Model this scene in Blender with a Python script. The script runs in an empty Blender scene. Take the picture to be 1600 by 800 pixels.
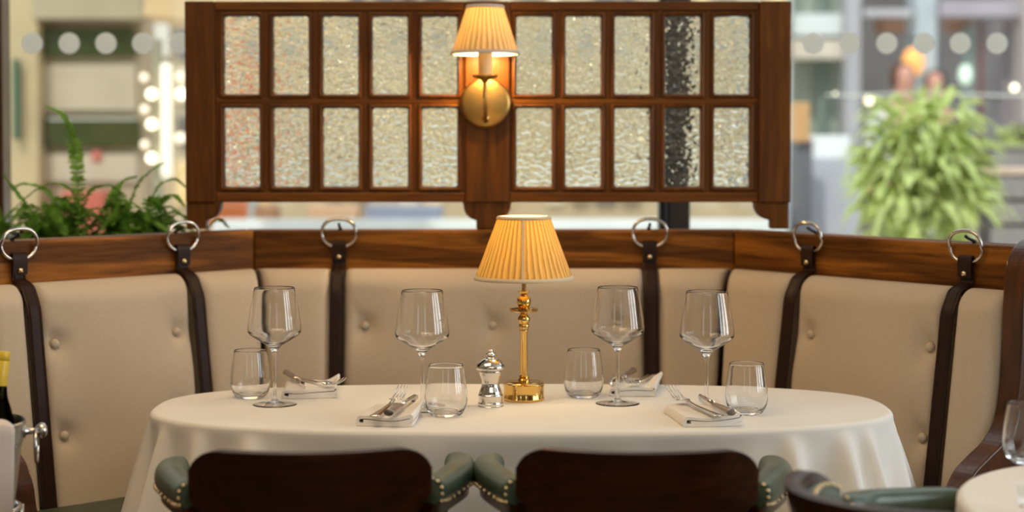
import bpy, bmesh, math, random
from mathutils import Vector, Matrix, Euler
from math import pi, sin, cos, tan, radians, sqrt, exp
random.seed(7)
C = bpy.context.scene
COL = C.collection

# ------------------------------------------------------------------ camera
F = 2700.0; PITCH = radians(1.95); PY = 306.0; CZ = 1.28
cam_d = bpy.data.cameras.new('camera'); cam = bpy.data.objects.new('camera', cam_d); COL.objects.link(cam)
cam.location = (0, 0, CZ); cam.rotation_euler = (pi/2 - PITCH, 0, 0)
cam_d.sensor_width = 36; cam_d.lens = F/1600*36; cam_d.shift_y = -(400-PY)/1600
cam_d.clip_start = .05; cam_d.clip_end = 200
cam_d.dof.use_dof = True; cam_d.dof.focus_distance = 3.3; cam_d.dof.aperture_fstop = 2.1
C.camera = cam
def at(px, py, Y):
    """point of the place seen at photo pixel (px,py), at real distance Y from the camera plane"""
    dx = (px-800)/F; dy = -(py-PY)/F
    v = Vector((dx, cos(PITCH)+dy*sin(PITCH), -sin(PITCH)+dy*cos(PITCH)))
    k = Y/v.y
    return Vector((v.x*k, Y, CZ+v.z*k))

# ------------------------------------------------------------------ light
C.view_settings.view_transform = 'Standard'; C.view_settings.look = 'None'
C.view_settings.gamma = 1; C.view_settings.use_curve_mapping = False
C.view_settings.exposure = 0.0
C.cycles.use_denoising = True
C.cycles.max_bounces = 14; C.cycles.transmission_bounces = 12; C.cycles.transparent_max_bounces = 16
C.cycles.diffuse_bounces = 5; C.cycles.glossy_bounces = 6
C.cycles.sample_clamp_indirect = 6; C.cycles.blur_glossy = .3
w = bpy.data.worlds.new('world'); C.world = w; w.use_nodes = True
w.node_tree.nodes['Background'].inputs[0].default_value = (.86, .93, 1, 1)
w.node_tree.nodes['Background'].inputs[1].default_value = 1.6
def light(name, typ, loc, rot, energy, color, size=None, sy=None, spread=None):
    l = bpy.data.lights.new(name, typ); o = bpy.data.objects.new(name, l); COL.objects.link(o)
    o.location = loc; o.rotation_euler = rot; l.energy = energy; l.color = color
    if typ == 'AREA':
        l.shape = 'RECTANGLE'; l.size = size; l.size_y = sy or size
        if spread: l.spread = spread
    elif typ == 'SUN': l.angle = radians(3)
    elif typ == 'POINT': l.shadow_soft_size = size
    return o
light('sun', 'SUN', (0, 0, 8), (radians(42), 0, radians(-22)), 2.2, (1, .95, .86))
light('ceiling_light_panel', 'AREA', (-.8, 2.6, 2.84), (0, 0, 0), 27, (1, .72, .42), 1.6, 1.2)
light('ceiling_light_panel_front', 'AREA', (.5, 0.6, 2.84), (radians(14), 0, 0), 24, (1, .84, .64), 2.2, 1.6)
for k_ in range(3):                           # right window daylight, narrowed into three strips for bright highlights in the glassware
    light('window_daylight', 'AREA', (3.85, 1.15+k_*1.15, 1.7), (radians(90), 0, radians(96)), 21, (.90, .96, 1), .62, 1.8)
for k_ in range(2):  # added behind the camera to put bright reflections in the glasses
    light('glass_reflection_back', 'AREA', (-1.9+k_*3.4, -2.38, 1.75), (radians(90), 0, radians(180)), 4+5*k_, (.92, .96, 1), .7, 1.6)
light('window_head_fill', 'AREA', (.9, 4.5, 2.35), (radians(-42), 0, 0), 8, (.90, .96, 1), 3.2, .5)  # area light just inside the shop window head, adding to its daylight

# ------------------------------------------------------------------ materials
MATS = {}
def nodes_of(name):
    m = bpy.data.materials.new(name); m.use_nodes = True
    nt = m.node_tree; b = nt.nodes['Principled BSDF']; MATS[name] = m
    return m, nt, b
def N(nt, typ, **kw):
    n = nt.nodes.new(typ)
    for k, v in kw.items():
        if k in n.inputs.keys() if isinstance(k, str) else False: n.inputs[k].default_value = v
        else: setattr(n, k, v)
    return n
def coords(nt, scale=(1, 1, 1), rot=(0, 0, 0), src='Object'):
    t = nt.nodes.new('ShaderNodeTexCoord'); mp = nt.nodes.new('ShaderNodeMapping')
    mp.inputs['Scale'].default_value = scale; mp.inputs['Rotation'].default_value = rot
    nt.links.new(t.outputs[src], mp.inputs[0]); return mp.outputs[0]
def noise(nt, vec, scale, detail=3, dist=0, rough=.5):
    n = nt.nodes.new('ShaderNodeTexNoise'); n.inputs['Scale'].default_value = scale
    n.inputs['Detail'].default_value = detail; n.inputs['Distortion'].default_value = dist; n.inputs['Roughness'].default_value = rough
    nt.links.new(vec, n.inputs['Vector']); return n.outputs[0]
def ramp(nt, fac, stops):
    r = nt.nodes.new('ShaderNodeValToRGB'); e = r.color_ramp.elements
    while len(e) < len(stops): e.new(.5)
    for i, (p, c) in enumerate(stops):
        e[i].position = p; e[i].color = (*c, 1)
    nt.links.new(fac, r.inputs[0]); return r.outputs[0]
def mix(nt, fac, a, b, mode='MIX'):
    n = nt.nodes.new('ShaderNodeMix'); n.data_type = 'RGBA'; n.blend_type = mode
    if isinstance(fac, (int, float)): n.inputs[0].default_value = fac
    else: nt.links.new(fac, n.inputs[0])
    for i, v in ((6, a), (7, b)):
        if isinstance(v, tuple): n.inputs[i].default_value = (*v, 1)
        else: nt.links.new(v, n.inputs[i])
    return n.outputs[2]
def bump(nt, b, h, strength, dist):
    n = nt.nodes.new('ShaderNodeBump'); n.inputs['Strength'].default_value = strength; n.inputs['Distance'].default_value = dist
    nt.links.new(h, n.inputs['Height']); nt.links.new(n.outputs[0], b.inputs['Normal']); return n
def plain(name, col, rough=.5, metal=0, var=.12, nscale=20, bumpd=0, spec=None, sheen=0, coat=0):
    m, nt, b = nodes_of(name)
    v = coords(nt); f = noise(nt, v, nscale, 4)
    c = ramp(nt, f, [(.3, tuple(x*(1-var) for x in col)), (.7, tuple(min(1, x*(1+var)) for x in col))])
    nt.links.new(c, b.inputs['Base Color']); b.inputs['Roughness'].default_value = rough; b.inputs['Metallic'].default_value = metal
    if spec is not None: b.inputs['Specular IOR Level'].default_value = spec
    if sheen: b.inputs['Sheen Weight'].default_value = sheen
    if coat: b.inputs['Coat Weight'].default_value = coat; b.inputs['Coat Roughness'].default_value = .15
    if bumpd: bump(nt, b, noise(nt, v, nscale*4, 5), .6, bumpd)
    return m
def wood(name, dark, light_, axis='X', rough=.32, rings=9, coat=.25, contrast=1.0, spec=.35):
    m, nt, b = nodes_of(name)
    sc = {'X': (1.1, 16, 16), 'Z': (16, 16, 1.1), 'Y': (16, 1.1, 16)}[axis]
    sc2 = {'X': (.55, rings, rings), 'Z': (rings, rings, .55), 'Y': (rings, .55, rings)}[axis]
    info = nt.nodes.new('ShaderNodeObjectInfo'); ad = nt.nodes.new('ShaderNodeVectorMath'); ad.operation = 'ADD'
    mul = nt.nodes.new('ShaderNodeVectorMath'); mul.operation = 'SCALE'; mul.inputs['Scale'].default_value = 7.0
    cmb = nt.nodes.new('ShaderNodeCombineXYZ')
    for i in range(3): nt.links.new(info.outputs['Random'], cmb.inputs[i])
    nt.links.new(cmb.outputs[0], mul.inputs[0])
    def off(v):
        a = nt.nodes.new('ShaderNodeVectorMath'); a.operation = 'ADD'
        nt.links.new(v, a.inputs[0]); nt.links.new(mul.outputs[0], a.inputs[1]); return a.outputs[0]
    v1 = off(coords(nt, sc)); v2 = off(coords(nt, sc2))
    f1 = noise(nt, v1, 5, 6, .3, .62)
    big = noise(nt, v2, 1.0, 2, .2)
    ml = nt.nodes.new('ShaderNodeMath'); ml.operation = 'MULTIPLY'; ml.inputs[1].default_value = 34
    nt.links.new(big, ml.inputs[0]); sn = nt.nodes.new('ShaderNodeMath'); sn.operation = 'SINE'; nt.links.new(ml.outputs[0], sn.inputs[0])
    mid = tuple((a+c)/2 for a, c in zip(dark, light_))
    c1 = ramp(nt, f1, [(.25, dark), (.5, mid), (.78, light_)])
    k = 1-.42*contrast
    c2 = ramp(nt, sn.outputs[0], [(.0, (k, k*.96, k*.92)), (.45, (1, 1, 1)), (1, (1.0, 1.0, 1.0))])
    c = mix(nt, 1.0, c1, c2, 'MULTIPLY')
    nt.links.new(c, b.inputs['Base Color']); b.inputs['Roughness'].default_value = rough
    b.inputs['Coat Weight'].default_value = coat; b.inputs['Coat Roughness'].default_value = .2; b.inputs['Specular IOR Level'].default_value = spec
    bump(nt, b, f1, .25, .0012)
    return m
def fabric(name, col, rough=.9, weave=900, bumpd=.0006, var=.10, sheen=.15, wrinkle=0):
    m, nt, b = nodes_of(name)
    va = coords(nt, (1, 1, .12)); vb = coords(nt, (.12, 1, 1)); vc = coords(nt)
    a = noise(nt, va, weave, 2); d = noise(nt, vb, weave, 2)
    f = nt.nodes.new('ShaderNodeMath'); f.operation = 'ADD'; nt.links.new(a, f.inputs[0]); nt.links.new(d, f.inputs[1])
    hf = nt.nodes.new('ShaderNodeMath'); hf.operation = 'MULTIPLY'; hf.inputs[1].default_value = .5; nt.links.new(f.outputs[0], hf.inputs[0])
    c1 = ramp(nt, hf.outputs[0], [(.3, tuple(x*(1-var) for x in col)), (.7, tuple(min(1, x*(1+var)) for x in col))])
    cl = noise(nt, vc, 3, 3); c2 = ramp(nt, cl, [(.3, (.94, .93, .92)), (.7, (1, 1, 1))])
    nt.links.new(mix(nt, 1.0, c1, c2, 'MULTIPLY'), b.inputs['Base Color'])
    b.inputs['Roughness'].default_value = rough; b.inputs['Sheen Weight'].default_value = sheen
    b.inputs['Specular IOR Level'].default_value = .2
    bp = bump(nt, b, hf.outputs[0], .5, bumpd)
    if wrinkle:
        b2 = nt.nodes.new('ShaderNodeBump'); b2.inputs['Strength'].default_value = .5; b2.inputs['Distance'].default_value = wrinkle
        nt.links.new(noise(nt, coords(nt, (1, 1, 1)), 9, 4, 1.2), b2.inputs['Height']); nt.links.new(b2.outputs[0], bp.inputs['Normal'])
    return m
M_rail = wood('rail_oak', (.070, .022, .0025), (.42, .155, .020), 'X', .5, 6, .0, 1.3, .15)
M_screenX = wood('screen_wood_horizontal', (.068, .021, .0013), (.21, .070, .0048), 'X', .45, 3, 0, .5, .25)
M_screenZ = wood('screen_wood_vertical', (.060, .018, .0012), (.19, .064, .0045), 'Z', .45, 3, 0, .5, .25)
M_chairw = wood('chair_dark_mahogany', (.009, .0018, .0006), (.065, .016, .003), 'X', .30, 5, .12, .6, .3)
M_endw = wood('bench_end_mahogany', (.03, .008, .002), (.12, .035, .008), 'Z', .3, 5, .4, .6)
M_linen = fabric('cushion_linen', (.57, .475, .365), .92, 700, .0008, .09, .1)
M_cloth = fabric('tablecloth_cotton', (.83, .80, .75), .85, 1500, .00025, .02, .1, .0016)
M_napkin = fabric('napkin_cotton', (.84, .79, .73), .9, 1800, .0003, .03, .1)
M_strap = plain('strap_leather', (.022, .007, .003), .5, 0, .25, 60, .0003, spec=.25)
M_green = plain('green_leather', (.055, .085, .055), .33, 0, .22, 25, .0004)
M_seat = plain('seat_green_leather', (.05, .065, .04), .5, 0, .22, 18, .0004)
M_nickel = plain('nickel', (.62, .58, .54), .2, 1, .06, 60)
M_silver = plain('polished_silver', (.80, .77, .73), .09, 1, .04, 30)
M_brass = plain('polished_brass', (.78, .50, .16), .12, 1, .07, 30)
M_brass_s = plain('satin_brass', (.58, .36, .11), .36, 1, .08, 40)
M_nail = plain('nail_brass', (.75, .60, .36), .25, 1, .08, 100)
M_dark = plain('dark_metal_frame', (.045, .035, .028), .5, 0, .15, 20)
M_black = plain('black_metal_frame', (.012, .011, .011), .4, 0, .15, 20)
M_white = plain('white_painted_frame', (.74, .74, .70), .5, 0, .05, 20)
M_floor = wood('floor_oak', (.10, .055, .028), (.30, .18, .10), 'Y', .4, 5)
M_ceil = plain('ceiling_paint', (.78, .72, .62), .9, 0, .03, 5)
M_wall = plain('wall_paint', (.42, .33, .23), .9, 0, .05, 5)
def glass(name, col=(1, 1, 1), rough=0, ior=1.46):
    m, nt, b = nodes_of(name); nt.nodes.remove(b)
    g = nt.nodes.new('ShaderNodeBsdfGlass'); g.inputs['Color'].default_value = (*col, 1); g.inputs['Roughness'].default_value = rough; g.inputs['IOR'].default_value = ior
    nt.links.new(g.outputs[0], nt.nodes['Material Output'].inputs[0]); return m, nt, g
M_glass = glass('drinking_glass', (1, 1, 1), 0, 1.45)[0]
M_bottle = glass('bottle_glass', (.10, .09, .03), 0, 1.5)[0]
M_pane, nt_, g_ = glass('hammered_glass', (.97, .98, .95), .012, 1.45)
if True:
    v = coords(nt_, (1, 1, 1), (0, .35, 0)); v2 = coords(nt_, (.75, 1, 1.35), (0, -.25, 0))
    info = nt_.nodes.new('ShaderNodeObjectInfo')
    a = nt_.nodes.new('ShaderNodeTexNoise'); a.noise_dimensions = '4D'; a.inputs['Scale'].default_value = 78; a.inputs['Detail'].default_value = .3; a.inputs['Distortion'].default_value = .4
    ww = nt_.nodes.new('ShaderNodeMath'); ww.operation = 'MULTIPLY'; ww.inputs[1].default_value = 40
    nt_.links.new(info.outputs['Random'], ww.inputs[0]); nt_.links.new(ww.outputs[0], a.inputs['W']); nt_.links.new(v2, a.inputs['Vector'])
    bn = nt_.nodes.new('ShaderNodeBump'); bn.inputs['Strength'].default_value = 1; bn.inputs['Distance'].default_value = .0046
    nt_.links.new(a.outputs[0], bn.inputs['Height']); nt_.links.new(bn.outputs[0], g_.inputs['Normal'])
# clear window glass: mostly transmitting, fresnel reflection
m, nt, b = nodes_of('window_glass'); nt.nodes.remove(b)
tr = nt.nodes.new('ShaderNodeBsdfTransparent'); tr.inputs[0].default_value = (.93, .96, .95, 1)
gl = nt.nodes.new('ShaderNodeBsdfGlossy'); gl.inputs['Roughness'].default_value = .02
fr = nt.nodes.new('ShaderNodeFresnel'); fr.inputs[0].default_value = 1.45
mx = nt.nodes.new('ShaderNodeMixShader'); nt.links.new(fr.outputs[0], mx.inputs[0]); nt.links.new(tr.outputs[0], mx.inputs[1]); nt.links.new(gl.outputs[0], mx.inputs[2])
nt.links.new(mx.outputs[0], nt.nodes['Material Output'].inputs[0]); M_win = m
# white film discs: diffuse + translucent
def pleat_stripes(nt, c, n):
    """colour stripes for each pleat: doubled cloth plus painted shading between the folds"""
    t = nt.nodes.new('ShaderNodeTexCoord'); sp = nt.nodes.new('ShaderNodeSeparateXYZ'); nt.links.new(t.outputs['Object'], sp.inputs[0])
    def M(op, a, b=None):
        q = nt.nodes.new('ShaderNodeMath'); q.operation = op
        for i, v in enumerate((a, b)):
            if v is None: continue
            if isinstance(v, (int, float)): q.inputs[i].default_value = v
            else: nt.links.new(v, q.inputs[i])
        return q.outputs[0]
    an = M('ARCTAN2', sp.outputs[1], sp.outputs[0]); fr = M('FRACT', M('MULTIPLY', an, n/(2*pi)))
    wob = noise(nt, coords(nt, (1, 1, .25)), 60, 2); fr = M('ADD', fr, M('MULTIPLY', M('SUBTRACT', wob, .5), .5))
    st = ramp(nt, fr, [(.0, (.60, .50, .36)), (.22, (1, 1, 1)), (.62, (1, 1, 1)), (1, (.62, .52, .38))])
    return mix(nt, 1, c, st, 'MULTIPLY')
def translucent(name, col, tcol, fac, rough=.8, stripes=0, var=0, vs=14):
    m, nt, b = nodes_of(name); nt.nodes.remove(b)
    d = nt.nodes.new('ShaderNodeBsdfDiffuse'); t = nt.nodes.new('ShaderNodeBsdfTranslucent')
    v = coords(nt); f = noise(nt, v, 120, 2)
    c = ramp(nt, f, [(.3, tuple(x*.95 for x in col)), (.7, col)]); c = pleat_stripes(nt, c, stripes) if stripes else c; nt.links.new(c, d.inputs[0])
    if var:
        f = noise(nt, v, vs, 3)
        nt.links.new(ramp(nt, f, [(.35, tuple(x*(1-var) for x in col)), (.65, tuple(min(1, x*1.15) for x in col))]), d.inputs[0]); nt.links.new(ramp(nt, f, [(.35, tuple(x*(1-var) for x in tcol)), (.65, tcol)]), t.inputs[0])
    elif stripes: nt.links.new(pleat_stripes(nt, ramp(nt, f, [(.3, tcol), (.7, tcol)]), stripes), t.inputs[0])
    else: t.inputs[0].default_value = (*tcol, 1)
    mx = nt.nodes.new('ShaderNodeMixShader'); mx.inputs[0].default_value = fac
    nt.links.new(d.outputs[0], mx.inputs[1]); nt.links.new(t.outputs[0], mx.inputs[2]); nt.links.new(mx.outputs[0], nt.nodes['Material Output'].inputs[0]); return m
M_dot = translucent('frosted_film', (.93, .93, .90), (1, 1, .97), .85)
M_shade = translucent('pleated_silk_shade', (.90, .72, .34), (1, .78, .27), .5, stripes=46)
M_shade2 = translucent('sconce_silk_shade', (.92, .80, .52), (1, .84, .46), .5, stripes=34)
M_trim = translucent('shade_trim', (.80, .68, .48), (.8, .6, .35), .15)
M_trim2 = translucent('sconce_shade_trim', (.62, .56, .52), (.6, .5, .4), .08)
M_leaf = translucent('fern_leaf', (.24, .48, .09), (.55, .84, .14), .42, var=.6, vs=22)
M_leaf2 = translucent('lime_leaf', (.66, .76, .34), (.92, .96, .40), .42, var=.38, vs=13)
def emis(name, col, s):
    m, nt, b = nodes_of(name); b.inputs['Base Color'].default_value = (*col, 1); b.inputs['Emission Color'].default_value = (*col, 1); b.inputs['Emission Strength'].default_value = s; return m
M_bulb = emis('lit_bulb', (1, .86, .62), 3); M_tube = emis('lit_tube', (1, .90, .72), .55); M_bulb_d = emis('dim_bulb', (1, .82, .62), .8)
M_olamp = emis('orange_lantern', (1, .42, .12), .8)

# ------------------------------------------------------------------ mesh helpers
def link(name, me, m, parent=None, smooth=True, mw=None):
    o = bpy.data.objects.new(name, me); COL.objects.link(o)
    if m: me.materials.append(m)
    if smooth:
        me.polygons.foreach_set('use_smooth', [True]*len(me.polygons))
    if parent: o.parent = parent
    if mw is not None: o.matrix_local = mw
    return o
def mesh(name, vs, fs, m, parent=None, smooth=True, mw=None, fix=True):
    me = bpy.data.meshes.new(name); me.from_pydata([tuple(v) for v in vs], [], fs)
    if fix:
        bm = bmesh.new(); bm.from_mesh(me); bmesh.ops.recalc_face_normals(bm, faces=bm.faces); bm.to_mesh(me); bm.free()
    me.update(); return link(name, me, m, parent, smooth, mw)
def bev(o, w, seg=2, ang=35):
    b = o.modifiers.new('bevel', 'BEVEL'); b.width = w; b.segments = seg; b.limit_method = 'ANGLE'; b.angle_limit = radians(ang)
    b.harden_normals = False; return o
class MB:
    def __init__(s): s.v = []; s.f = []
    def add(s, vs, fs):
        n = len(s.v); s.v += [tuple(v) for v in vs]; s.f += [tuple(i+n for i in f) for f in fs]; return s
    def box(s, x0, x1, y0, y1, z0, z1):
        return s.add([(x0, y0, z0), (x1, y0, z0), (x1, y1, z0), (x0, y1, z0), (x0, y0, z1), (x1, y0, z1), (x1, y1, z1), (x0, y1, z1)],
                     [(0, 3, 2, 1), (4, 5, 6, 7), (0, 1, 5, 4), (1, 2, 6, 5), (2, 3, 7, 6), (3, 0, 4, 7)])
    def prism(s, pts, t0, t1, plane='XZ'):
        n = len(pts)
        def p(a, b, t): return {'XZ': (a, t, b), 'XY': (a, b, t), 'YZ': (t, a, b)}[plane]
        vs = [p(a, b, t0) for a, b in pts]+[p(a, b, t1) for a, b in pts]
        fs = [tuple(range(n)), tuple(range(2*n-1, n-1, -1))]+[(i, (i+1) % n, n+(i+1) % n, n+i) for i in range(n)]
        return s.add(vs, fs)
    def lathe(s, prof, seg=32, o=(0, 0, 0), fr=None, axis='Z'):
        vs = []; n = len(prof)
        for k in range(seg):
            a = 2*pi*k/seg
            for r, z in prof:
                rr = fr(r, z, a) if fr else r
                p = (rr*cos(a), rr*sin(a), z)
                if axis == 'Y': p = (p[0], -p[2], p[1])
                if axis == 'X': p = (p[2], p[0], p[1])
                vs.append((o[0]+p[0], o[1]+p[1], o[2]+p[2]))
        fs = [(k*n+i, ((k+1) % seg)*n+i, ((k+1) % seg)*n+i+1, k*n+i+1) for k in range(seg) for i in range(n-1)]
        if prof[0][0] > 1e-5 and prof[0] != prof[-1]: fs.append(tuple(k*n for k in range(seg))[::-1])
        if prof[-1][0] > 1e-5 and prof[0] != prof[-1]: fs.append(tuple(k*n+n-1 for k in range(seg)))
        return s.add(vs, fs)
    def sweep(s, path, sec, scale=None, up=(0, 0, 1), cap=True, closed=False):
        """sec: list of (a,b); a along side, b along up-ish"""
        path = [Vector(p) for p in path]; n = len(path); k = len(sec); vs = []
        up = Vector(up)
        for i, p in enumerate(path):
            if closed: t = path[(i+1) % n]-path[i-1]
            else: t = path[min(i+1, n-1)]-path[max(i-1, 0)]
            t.normalize(); side = t.cross(up)
            if side.length < 1e-4: side = t.cross(Vector((0, 1, 0)))
            side.normalize(); u = side.cross(t)
            sc = scale(i/(n-1)) if scale else 1
            if not isinstance(sc, tuple): sc = (sc, sc)
            for a, b in sec: vs.append(p+side*a*sc[0]+u*b*sc[1])
        fs = []
        for i in range(n if closed else n-1):
            j = (i+1) % n
            for q in range(k): fs.append((i*k+q, i*k+(q+1) % k, j*k+(q+1) % k, j*k+q))
        if cap and not closed: fs += [tuple(range(k))[::-1], tuple((n-1)*k+q for q in range(k))]
        return s.add(vs, fs)
    def tube(s, path, r, seg=10, **kw): return s.sweep(path, [(r*cos(2*pi*q/seg), r*sin(2*pi*q/seg)) for q in range(seg)], **kw)
    def ball(s, c, r, seg=12, sz=1.0):
        rr = seg//2; prof = [(0 if i in (0, rr) else r*sin(pi*i/rr), -r*cos(pi*i/rr)*sz) for i in range(rr+1)]
        return s.lathe(prof, seg, c)
    def build(s, name, m, parent=None, smooth=True, mw=None, weld=False):
        o = mesh(name, s.v, s.f, m, parent, smooth, mw)
        if weld:
            bm = bmesh.new(); bm.from_mesh(o.data); bmesh.ops.remove_doubles(bm, verts=bm.verts, dist=1e-6); bmesh.ops.recalc_face_normals(bm, faces=bm.faces); bm.to_mesh(o.data); bm.free()
        return o
def lath(name, prof, m, parent=None, seg=40, mw=None, **kw):
    o = MB().lathe(prof, seg, **kw).build(name, m, parent, True, mw, weld=True)
    o.modifiers.new('e', 'EDGE_SPLIT').split_angle = radians(38); return o
def smooth_path(pts, n=24):
    """Catmull-Rom through the points"""
    P = [Vector(p) for p in pts]; P = [2*P[0]-P[1]]+P+[2*P[-1]-P[-2]]; out = []
    m_ = len(P)-3
    for i in range(m_):
        a, b, c, d = P[i:i+4]; k = max(2, n//m_)
        for j in range(k):
            t = j/k; out.append(.5*((2*b)+(c-a)*t+(2*a-5*b+4*c-d)*t*t+(-a+3*b-3*c+d)*t**3))
    out.append(P[-2]); return out
def sprof(pts, n=60): return [(max(0, p.x), p.z) for p in smooth_path([(a, 0, b) for a, b in pts], n)]
def thing(name, label, cat, loc=(0, 0, 0), rz=0, group=None):
    o = bpy.data.objects.new(name, None); COL.objects.link(o); o.empty_display_size = .05
    o.location = loc; o.rotation_euler = (0, 0, rz); return tag(o, label, cat, group)
def tag(o, label, cat, group=None):
    o['label'] = label; o['category'] = cat
    if group: o['group'] = group
    return o
def dup(root, loc=None, rz=None, label=None):
    def cp(o, parent):
        c = o.copy(); COL.objects.link(c)
        if parent:
            c.parent = parent; c.matrix_parent_inverse = o.matrix_parent_inverse.copy()
        for ch in [x for x in bpy.data.objects if x.parent == o]: cp(ch, c)
        return c
    r = cp(root, None)
    if loc is not None: r.location = loc
    if rz is not None: r.rotation_euler = (0, 0, rz)
    if label: r['label'] = label
    return r
def struct(o, label=None):
    o['kind'] = 'structure'
    if label: o['label'] = label
    return o
def box(name, x0, x1, y0, y1, z0, z1, m, parent=None, bv=0):
    o = MB().box(x0, x1, y0, y1, z0, z1).build(name, m, parent, False)
    if bv: bev(o, bv)
    return o

# ------------------------------------------------------------------ room
struct(box('floor', -4, 4, -2.5, 4.75, -.05, 0, M_floor))
struct(box('ceiling', -4, 4, -2.5, 4.9, 2.9, 3.0, M_ceil))
struct(box('wall_left', -4.1, -4, -2.5, 4.75, 0, 2.9, M_wall))
mb = MB().box(-4, 4, -2.6, -2.5, 0, .8).box(-4, 4, -2.6, -2.5, 2.6, 2.9).box(-4, -2.3, -2.6, -2.5, .8, 2.6).box(-1.5, 1.1, -2.6, -2.5, .8, 2.6).box(1.9, 4, -2.6, -2.5, .8, 2.6)
struct(mb.build('wall_back', M_wall, None, False))
struct(box('window_2', 4.03, 4.05, .6, 4.0, .7, 2.7, M_win)); struct(box('added_window_3', -2.3, -1.5, -2.56, -2.54, .8, 2.6, M_win)); struct(box('added_window_4', 1.1, 1.9, -2.56, -2.54, .8, 2.6, M_win))  # both back wall windows are added, for reflections in the glassware
mb = MB().box(4, 4.1, -2.5, .6, 0, 2.9).box(4, 4.1, 4.0, 4.75, 0, 2.9).box(4, 4.1, .6, 4.0, 0, .7).box(4, 4.1, .6, 4, 2.7, 2.9)
struct(mb.build('wall_right', M_wall, None, False))
WY = 4.60                                    # plane of the shop window behind the booth
struct(box('wall_far', -4, 4, WY-.03, WY+.12, 0, at(800, 400, WY).z-.045, M_wall))
wz0 = at(800, 400, WY).z; wz1 = 2.9
win = bpy.data.objects.new('window_1', None); COL.objects.link(win); struct(win, 'full width shop window behind the booth screen')
def post(x0, x1, m, y0=-.03, y1=.05, name='window_frame'):
    a = at(x0, 200, WY).x; c = at(x1, 200, WY).x
    return bev(box(name, a, c, WY+y0, WY+y1, wz0-.03, wz1, m, win), .004)
post(-30, 9, M_endw); post(1030, 1042, M_black); post(1043, 1077, M_dark)
o = post(2200, 2240, M_dark); o = post(-720, -690, M_dark)
bev(box('window_sill', -4, 4, WY-.05, WY+.1, wz0-.045, wz0, M_white, win), .004)
bev(box('window_head', -4, 4, WY-.03, WY+.05, 2.75, 2.9, M_dark, win), .004)
gx = [-4, at(-10, 0, WY).x, at(1036, 0, WY).x, 4]
panes = [box('glass_pane', gx[i], gx[i+1], WY+.004, WY+.010, wz0, 2.75, M_win, win) for i in range(3)]
zd = at(800, 67.5, WY).z; dr = 16.6/F*WY
xs = [50+57.5*i for i in range(17)]+[1156+57.5*i for i in range(-1, 8)]
for x in xs:
    if 1020 < x < 1085: continue
    pane = panes[1] if x < 1030 else panes[2]
    o = lath('frosted_dot', [(0, 0), (dr, 0), (dr, .0006), (0, .0006)], M_dot, pane, 40, Matrix.Translation((at(x, 67, WY).x, WY+.0035, zd)), axis='Y')

# ------------------------------------------------------------------ banquette
BANQ = thing('banquette', 'curved booth bench with buttoned linen backrest, oak top rail and leather straps', 'bench')
D0 = 4.1; ZR = at(800, 360, D0).z; ZB = at(800, 421, D0).z; ZS = .505
CL = Vector((at(397, 360, D0).x, D0, 0)); CR = Vector((at(1147, 360, D0).x, D0, 0))
def frame(o, u, wv):
    u = Vector(u).normalized(); wv = Vector(wv).normalized()
    m = Matrix.Identity(4)
    for i in range(3):
        m[i][0] = u[i]; m[i][1] = wv[i]; m[i][2] = (0, 0, 1)[i]; m[i][3] = o[i]
    return m
dL = Vector((-.721, -.693, 0)).normalized(); nL = Vector((.693, -.721, 0)).normalized()
dR = Vector((.638, -.770, 0)).normalized(); nR = Vector((-.770, -.638, 0)).normalized()
FL = frame(CL, dL, nL)                       # +u away from the corner
FR = frame(CR, -dR, nR)                      # -u away from the corner
FC = frame(Vector(((CL.x+CR.x)/2, D0, 0)), (-1, 0, 0), (0, -1, 0)); HC = (CR.x-CL.x)/2
kL = tan(math.acos(dL.dot(Vector((-1, 0, 0))))/2); kR = tan(math.acos(dR.dot(Vector((1, 0, 0))))/2)
# each segment: frame, end functions  u0(w), u1(w)
TL = .715; TR = .79
SEG = {'L': (FL, lambda w: w*kL, lambda w: TL), 'C': (FC, lambda w: -HC+w*kR, lambda w: HC-w*kL), 'R': (FR, lambda w: -TR, lambda w: -w*kR)}
def seg_prism(name, seg, w0, w1, z0, z1, m, parent=BANQ, bv=.006):
    fr, a, b = SEG[seg]
    o = MB().prism([(a(w0), w0), (b(w0), w0), (b(w1), w1), (a(w1), w1)], z0, z1, 'XY').build(name, m, parent, False, fr)
    if bv: bev(o, bv, 3)
    return o
for s_ in 'LCR':
    seg_prism('top_rail', s_, -.075, 0, ZB-.02, ZR, M_rail)
    seg_prism('back_board', s_, -.075, .0, .05, ZB-.022, M_endw, bv=.002)
    seg_prism('bench_base', s_, .001, .44, .0, .37, M_endw, bv=.004)
def w0(z):                                   # front of the cushions leans forward towards the seat
    return .062+(ZB-z)/(ZB-ZS)*.068
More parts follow.
